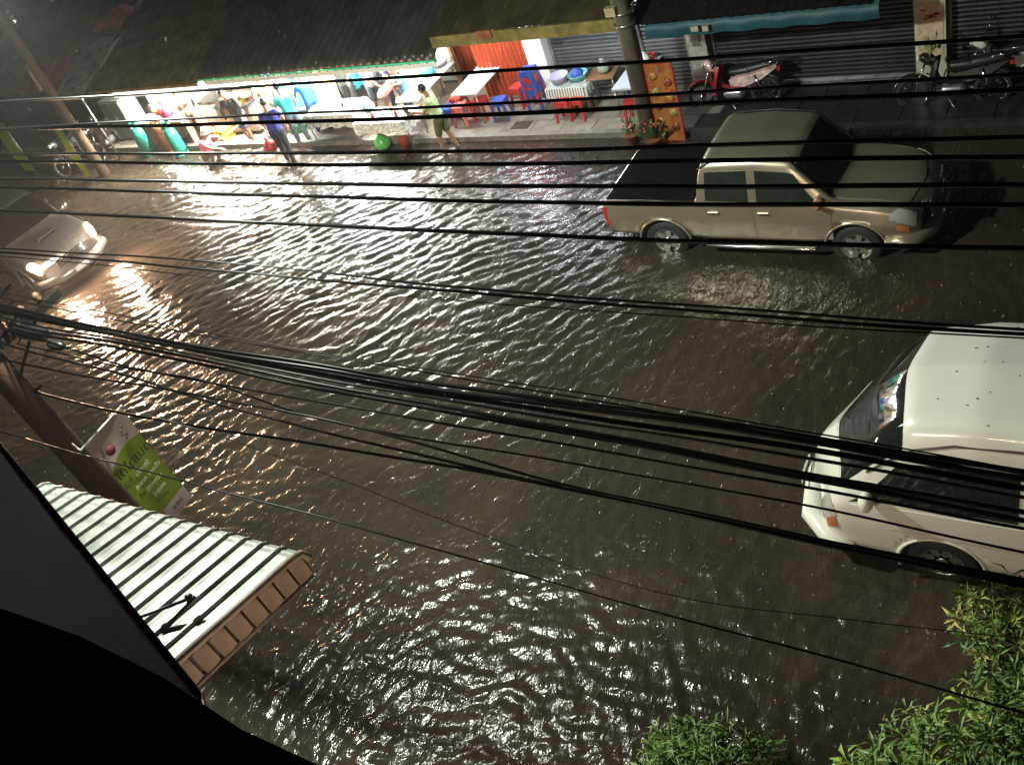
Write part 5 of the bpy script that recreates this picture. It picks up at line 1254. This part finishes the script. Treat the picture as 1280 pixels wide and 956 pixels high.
# white corrugated awning below the window, with wooden end boards
AZ = 3.95
awn = thing('corrugated_awning', 'white ribbed metal awning below the window at lower left', 'awning', (0, 0, 0))
AWM = M('awning_white', (.225, .235, .215), .4, .1, var=.45, scale=3.5)
x0, x1 = -9.2, -5.62; n = 17; w = (x1 - x0) / n; yo, yi = 2.78, .55; zo, zi = 3.93, 4.55
me = None
prof = [(yo + .10, zo - .16), (yo + .085, zo - .07), (yo + .03, zo - .015), (yo - .05, zo + .01)] + [(yo - .05 + (yi - yo + .05) * t, zo + .01 + (zi - zo) * t) for t in (.15, .3, .45, .6, .75, .9, 1)]
for k in range(n):
    if me is None:
        s = B(); vs = []; q = len(prof)
        cs = [(0, 0), (.03 * 1, 0), (w * .2, .0), (w * .24, .028), (w * .42, .028), (w * .46, 0), (w, 0)]
        cs = [(0, .034), (.018, .034), (.026, 0), (w * .5, .006), (w - .002, 0)]
        for cx, cz in cs:
            for (yy, zz) in prof: vs.append((cx, yy, zz + cz))
        fs = [(i * q + j, i * q + j + 1, (i + 1) * q + j + 1, (i + 1) * q + j) for i in range(len(cs) - 1) for j in range(q - 1)]
        s.add(vs, fs); s.add([(a, b_, c - .008) for a, b_, c in vs], [f[::-1] for f in fs]); o = s.build('roof_sheet', AWM, awn); me = o.data
    else: o = link('roof_sheet', me, None, awn)
    o.location = (x0 + k * w, 0, R_.uniform(-.003, .003))
# end frame (wooden, following the slope) and hanging boards with dark gaps
EW = M('end_wood', (.17, .12, .09), .55, var=.25, scale=4, bump=.2)
def along(t):     # point on the slope at the right end
    yy = yo + .1 + (yi - yo - .1) * t; zz = zo + (zi - zo) * max(0, t - .05) - (0.10 if t < .03 else 0)
    return yy, zz
s = B(); s.tube([(x1 + .02, yo + .09, zo - .13), (x1 + .02, yo + .05, zo - .02), (x1 + .02, yo - .05, zo + .03), (x1 + .02, yi, zi + .03)], .035, 8); s.build('end_trim', EW, awn)
nb_ = 13; step = (yo - yi) / nb_; me = None
for k in range(nb_):
    yy = yo + .04 - (k + .5) * step; zz = zo + (zi - zo) * ((yo - yy) / (yo - yi)) - .0
    if me is None:
        s = B(); s.box((0, 0, -.13), (.022, step * .82, .26)); o = s.build('end_board', EW, awn); me = o.data
    else: o = link('end_board', me, None, awn)
    o.location = (x1 + .03, yy, zz)
s = B(); s.hexa([(x1 - .0, yo + .05, zo - .27), (x1 + .012, yo + .05, zo - .27), (x1 + .012, yi, zi - .27), (x1, yi, zi - .27), (x1, yo + .05, zo - .02), (x1 + .012, yo + .05, zo - .02), (x1 + .012, yi, zi - .02), (x1, yi, zi - .02)]); s.build('end_backing', M('end_dark', (.05, .025, .015), .7, var=.2), awn)
s = B(); s.tube([(x1 + .04, yo + .02, zo - .28), (x1 + .04, yi, zi - .28)], .014, 6); s.build('end_rail', EW, awn)
# dark bracket rod and clamp on the awning
s = B(); s.tube([(-6.45, 1.5, 4.36), (-5.93, 2.0, 4.3)], .014, 7); s.tube([(-5.99, 1.72, 4.24), (-5.88, 2.05, 4.3)], .018, 7); s.ell((-5.92, 2.02, 4.31), (.035, .035, .03))
tag(s.build('support_rod', BLACKP), 'thin black rod with a clamp lying on the right end of the awning', 'rod')

# green and white vertical banner hanging off the pole
bn = thing('vertical_banner', 'green and white vertical banner with Thai lettering beside the near pole', 'banner', (-10.3, 4.12, 2.36), math.radians(2)); bn.scale = (1.144,) * 3
GRN = M('banner_green', (.2, .27, .02), .5, var=.1, scale=5); BWH = M('banner_white', (.5, .42, .4), .5, var=.06)
# local: y across (0.56), z up
s = B(); vs = []; fs = []
def bz(v, u): return (.02 * math.sin(v * 5 + u * 2), (u - .5) * .54, (v - .5) * 1.46)
def bpanel(name, v0, v1, m, curve=None, off=0.0):
    s = B(); vs = []; fs = []; ni, nj = 10, 12
    for j in range(nj + 1):
        for i in range(ni + 1):
            u = i / ni; lo = v0(u) if callable(v0) else v0; hi = v1(u) if callable(v1) else v1; v = lo + (hi - lo) * j / nj
            p = bz(v, u); vs.append((p[0] + off, p[1], p[2]))
    for j in range(nj):
        for i in range(ni): fs.append((j * (ni + 1) + i, j * (ni + 1) + i + 1, (j + 1) * (ni + 1) + i + 1, (j + 1) * (ni + 1) + i))
    s.add(vs, fs, True); s.add([(a - .004, b_, c) for a, b_, c in vs], [f[::-1] for f in fs], True)
    return s.build(name, m, bn)
cv = lambda u: .74 + .05 * math.sin(u * PI) - .06 * (1 - u)
fabric = bpanel('green_field', .13, cv, GRN); bpanel('white_header', cv, 1.0, BWH); bpanel('white_footer', 0.0, .13, BWH)
for zz in (-.75, .75):
    s = B(); s.tube([(0, -.36, zz), (0, .3, zz)], .012, 8); s.build('rod', WHITEP, bn)
DKI = M('dark_ink', (.035, .02, .03), .5, var=0); LTI = M('white_ink', (.75, .75, .65), .5, var=0)
rot = Matrix(((0, 0, 1, 0), (1, 0, 0, 0), (0, 1, 0, 0), (0, 0, 0, 1)))
def bt(body, size, m, y, z, name='lettering'):
    mx = Matrix.Translation((.03, y, z)) @ rot
    return text(body, size, m, fabric, mx, name)
bt('เดโดเมด', .16, DKI, .0, .20)
for k, wd in enumerate(['บริการดี', 'สะดวก รวดเร็ว', 'เปิดทุกวัน', 'โทรเลย']): bt(wd, .07, LTI, .02, .05 - k * .12)
s = B(); s.lathe([(.001, 0), (.06, 0), (.06, .006), (.001, .006)], 20, (.03, -.13, .50), 'X'); s.build('round_emblem', M('maroon_ink', (.25, .05, .06), .5, var=.4, scale=30), fabric)
s = B()
for k in range(5): s.ell((.028, .1 + .03 * math.sin(k * 2), .5 + .035 * k - .04), (.004, .02, .03), 6, 4)
s.build('printed_flowers', M('mauve_ink', (.3, .2, .14), .5, var=.3), fabric)
bt('พรบ.', .09, DKI, .08, -.63)
s = B(); s.box((.03, -.16, -.56), (.004, .1, .035)); s.build('red_mark', RED, fabric)
s = B(); s.tube([(0, -.36, .75), (-.2, -.3, .75)], .012); s.tube([(0, -.36, -.75), (-.2, -.3, -.75)], .012); s.build('hook', STEEL, bn)

# dark sloping sheet-metal cabinet side and black window ledge next to the camera
s = B()
A_ = Vector((-2.55, .76, 8.12)); Bp = Vector((-1.67, .44, 7.83)); A0 = A_ + (A_ - Bp) * .6; dn = (Vector((-1.635, .287, 8.387)) - A_) * .8

s.hexa([A0 + dn * 1.6, Bp + dn * 1.6, Bp + dn * 1.6 + Vector((0, .0, .02)), A0 + dn * 1.6 + Vector((0, 0, .02)), A0, Bp, Bp + Vector((0, .0, .02)), A0 + Vector((0, .0, .02))])
GM = M('dark_sheet_metal', (.045, .045, .042), .5, .3, var=.35, scale=3)
pn = thing('sheet_metal_hood', 'dark grey sheet-metal hood with a rim coloured pale for its lit edge just outside the window', 'hood', (0, 0, 0)); s.build('panel', GM, pn)
s = B(); s.tube([A0 + Vector((0, 0, .012)), Bp + Vector((0, 0, .012))], .012, 8); s.tube([Bp, Bp + dn * .45, Bp + dn * 1.6], .012, 8); s.build('rim', M('rim_edge_light', (.2, .2, .19), .4, .5, var=.2), pn)  # light along the panel's edge put into the paler rim colour
lg = thing('window_ledge', 'black curved window ledge filling the bottom left corner', 'ledge', (0, 0, 0))
s = B(); pts = [(-1.3, -.02, 9.14), (-1.05, .06, 9.06), (-.82, .15, 8.95), (-.78, .17, 8.89), (-.72, .18, 8.83), (-.66, .18, 8.77), (-.59, .19, 8.72), (-.48, .17, 8.66), (-.3, .1, 8.6)]
vs = []; fs = []
for p in pts:
    p = Vector(p)
    for o_ in ((0, 0, 0), (-.004, -.02, .004), (-.02, -.06, -.0), (-.1, -.35, -.12), (-.12, -.4, -.5), (0, -.02, -.12)): vs.append(p + Vector(o_))
for i in range(len(pts) - 1):
    for j in range(6): fs.append((i * 6 + j, (i + 1) * 6 + j, (i + 1) * 6 + (j + 1) % 6, i * 6 + (j + 1) % 6))
s.add(vs, fs, True); s.build('ledge_slab', M('ledge_black', (.006, .006, .006), .8, var=.2), lg)

# ---------------- trees in front of the building (bottom right, bottom middle)
LV = [M('leaf_bright', (.3, .44, .07), .5, var=.3), M('leaf_mid', (.14, .24, .05), .5, var=.3), M('leaf_dark', (.08, .17, .04), .5, var=.3), M('leaf_yellow', (.45, .42, .1), .5, var=.3)]
def spray(seed, m, L_=.13, n=9, wd=.1):
    rr = random.Random(seed); s = B()
    s.tube([(0, 0, 0), (0, 0, L_ * 1.0)], .002, 4)
    for k in range(n):
        a = k * 2.4 + rr.uniform(-.3, .3); e = rr.uniform(.15, .9); L2 = L_ * rr.uniform(.7, 1.25)
        p = Vector((0, 0, L_ * .15 + L_ * .8 * k / n)); d = Vector((math.cos(a) * math.cos(e), math.sin(a) * math.cos(e), math.sin(e)))
        sd = d.cross(Vector((0, 0, 1))).normalized() * L2 * wd; up = sd.cross(d).normalized() * .0
        mid = p + d * L2 * .45 + Vector((0, 0, L2 * .06)); tip = p + d * L2 - Vector((0, 0, L2 * .18)); fold = Vector((0, 0, L2 * wd * .5))
        s.add([p, mid + sd + fold, tip, mid - sd + fold, mid], [(0, 1, 4), (1, 2, 4), (2, 3, 4), (3, 0, 4)])
    me = bpy.data.meshes.new('leaf_spray'); me.from_pydata(s.v, [], s.f); me.materials.append(m); return me
def leaftree(name, label, base, blobs, N, seed, L_=.13, wd=.11, mix=(0, 0, 1, 1, 2, 3), stuffN=0):
    t = thing(name, label, 'tree', base); rr = random.Random(seed); sp = [spray(seed * 10 + k, LV[mix[k]], L_, wd=wd) for k in range(len(mix))]
    bx = Vector(base)
    s = B(); top = Vector(blobs[0][0]) - bx
    s.tube([(0, 0, 0), (top.x * .3, top.y * .3, top.z * .4), (top.x * .7, top.y * .7, top.z * .85)], [.07, .05, .03], 8); s.build('trunk', M('bark', (.1, .07, .045), .8, var=.4, bump=.3), t)
    jn = Vector((top.x * .6, top.y * .6, top.z * .7))
    s = B()
    for c, r in blobs: s.tube([jn, jn.lerp(Vector(c) - bx, .5) + Vector((rr.uniform(-.1, .1), rr.uniform(-.1, .1), 0)), Vector(c) - bx], [.025, .016, .006], 6)
    s.build('branches', M('bark'), t)
    def place(): 
        c, r = rr.choices(blobs, weights=[q[1][0] * q[1][1] for q in blobs])[0]
        while True:
            v = Vector((rr.gauss(0, 1), rr.gauss(0, 1), rr.gauss(0, 1))).normalized()
            if v.z > -.5: break
        q = rr.uniform(.55, 1.03); p = Vector(c) - bx + Vector((v.x * r[0], v.y * r[1], v.z * r[2])) * q
        d = (v + Vector((0, 0, .7)) + Vector((rr.gauss(0, .35), rr.gauss(0, .35), 0))).normalized()
        return p, d.to_track_quat('Z', 'Y').to_euler(), rr.uniform(.5, 1.55)
    for k in range(min(N, 280)):
        p, e, sc = place(); o = link('leaf_spray', sp[rr.randrange(len(sp))], None, t, p, e); o.scale = (sc,) * 3
    if stuffN:
        V = []; F = []
        for k in range(stuffN):
            p, e, sc = place(); me = sp[rr.randrange(len(sp))]; mx = Matrix.Translation(p) @ e.to_matrix().to_4x4() @ Matrix.Scale(sc, 4); n0 = len(V)
            V += [tuple(mx @ v.co) for v in me.vertices]; F += [tuple(i + n0 for i in pl.vertices) for pl in me.polygons]
        me = bpy.data.meshes.new('foliage'); me.from_pydata(V, [], F); o = link('foliage', me, LV[1], t); o['kind'] = 'stuff'
    return t
leaftree('garden_tree', 'bright green narrow-leaved tree at the bottom right below the van', (-.55, 3.6, .1),
 [((-.5, 4.0, 3.3), (.25, .22, .25)), ((-.3, 3.9, 3.2), (.3, .3, .3)), ((-.42, 3.6, 3.0), (.2, .18, .2)), ((-.2, 3.4, 3.1), (.3, .25, .3)), ((-.8, 3.2, 2.9), (.22, .16, .2)), ((-.4, 3.0, 3.15), (.36, .22, .3)), ((-.98, 2.8, 3.0), (.24, .14, .18)), ((-.65, 2.6, 3.2), (.4, .24, .3)), ((-.2, 2.9, 3.2), (.3, .35, .4)), ((-.95, 2.5, 3.1), (.2, .12, .16))], 280, 3, L_=.115, wd=.085, stuffN=330)
leaftree('garden_shrub', 'darker fine-leaved green shrub top at the bottom centre right', (-1.9, 2.1, .1),
 [((-1.78, 2.26, 3.5), (.42, .3, .28)), ((-2.1, 2.34, 3.42), (.28, .22, .2)), ((-1.45, 2.15, 3.4), (.3, .25, .22)), ((-1.7, 1.85, 3.4), (.5, .3, .3))], 280, 5, L_=.09, wd=.07, mix=(1, 2, 2, 2, 2, 1), stuffN=900)

# debris specks floating and drop splashes on the water
s = B(); rr = random.Random(21)
for k in range(110):
    x, y = rr.uniform(-9, -.6), rr.uniform(5.2, 12.5); r = rr.uniform(.008, .024); a = rr.uniform(0, 3)
    c, d = math.cos(a) * r, math.sin(a) * r
    s.add([(x - c, y - d, .035), (x + d * .5, y - c * .5, .045), (x + c, y + d, .035), (x - d * .5, y + c * .5, .042)], [(0, 1, 2, 3)])
o = s.build('floating_leaves', M('debris', (.3, .15, .05), .6, var=.6, scale=3)); o['kind'] = 'stuff'; o['label'] = 'orange brown leaf bits floating on the flood water'
s = B()
for k in range(1100):
    x = rr.uniform(-24, 0); y = rr.uniform(2.3, 15.3)
    if k % 3 == 0: x = rr.uniform(-9, 0); y = rr.uniform(2, 7)
    n = 5; r = rr.uniform(.004, .011); h = rr.uniform(.008, .028); vs = []
    for i in range(n):
        a = 2 * PI * i / n; vs.append((x + r * math.cos(a), y + r * math.sin(a), .005)); vs.append((x + 1.9 * r * math.cos(a + .3), y + 1.9 * r * math.sin(a + .3), .02 + h * rr.uniform(.6, 1)))
    s.add(vs, [(2 * i, (2 * i + 2) % (2 * n), 2 * i + 1) for i in range(n)])
o = s.build('rain_splashes', M('splash', (.55, .55, .53), .2, var=0, trans=.5)); o['kind'] = 'stuff'; o['label'] = 'tiny crowns thrown up by raindrops on the water'
s = B()
for k in range(2600):
    t_ = rr.random(); x = rr.uniform(-26, 1); y = rr.uniform(1.5, 16); z = rr.uniform(.3, 9)
    dd = math.sqrt(x * x + y * y + (z - 9.5) ** 2)
    if dd < 4: continue
    L_ = rr.uniform(.02, .05); w = .0011
    s.add([(x, y, z + L_), (x + w, y, z), (x - w * .5, y + w, z), (x - w * .5, y - w, z), (x, y, z - w * 1.5)], [(0, 1, 2), (0, 2, 3), (0, 3, 1), (4, 2, 1), (4, 3, 2), (4, 1, 3)])
o = s.build('raindrops', M('drop', (.8, .8, .8), .1, var=0, trans=.3)); o['kind'] = 'stuff'; o['label'] = 'falling raindrops over the whole street'

# rain mist over the street
s = B(); s.box((-12, 9.5, 5.2), (64, 44, 13.0))
hz = s.build('haze', None); hz['kind'] = 'stuff'
hm = bpy.data.materials.new('rain_mist'); hm.use_nodes = True; nt = hm.node_tree; nt.nodes.remove(nt.nodes['Principled BSDF'])
pv = nt.nodes.new('ShaderNodeVolumePrincipled'); pv.inputs['Color'].default_value = (.8, .82, .85, 1); pv.inputs['Density'].default_value = .0016; pv.inputs['Anisotropy'].default_value = .55
nt.links.new(pv.outputs[0], nt.nodes['Material Output'].inputs['Volume']); hz.data.materials.append(hm)
C.cycles.volume_bounces = 0
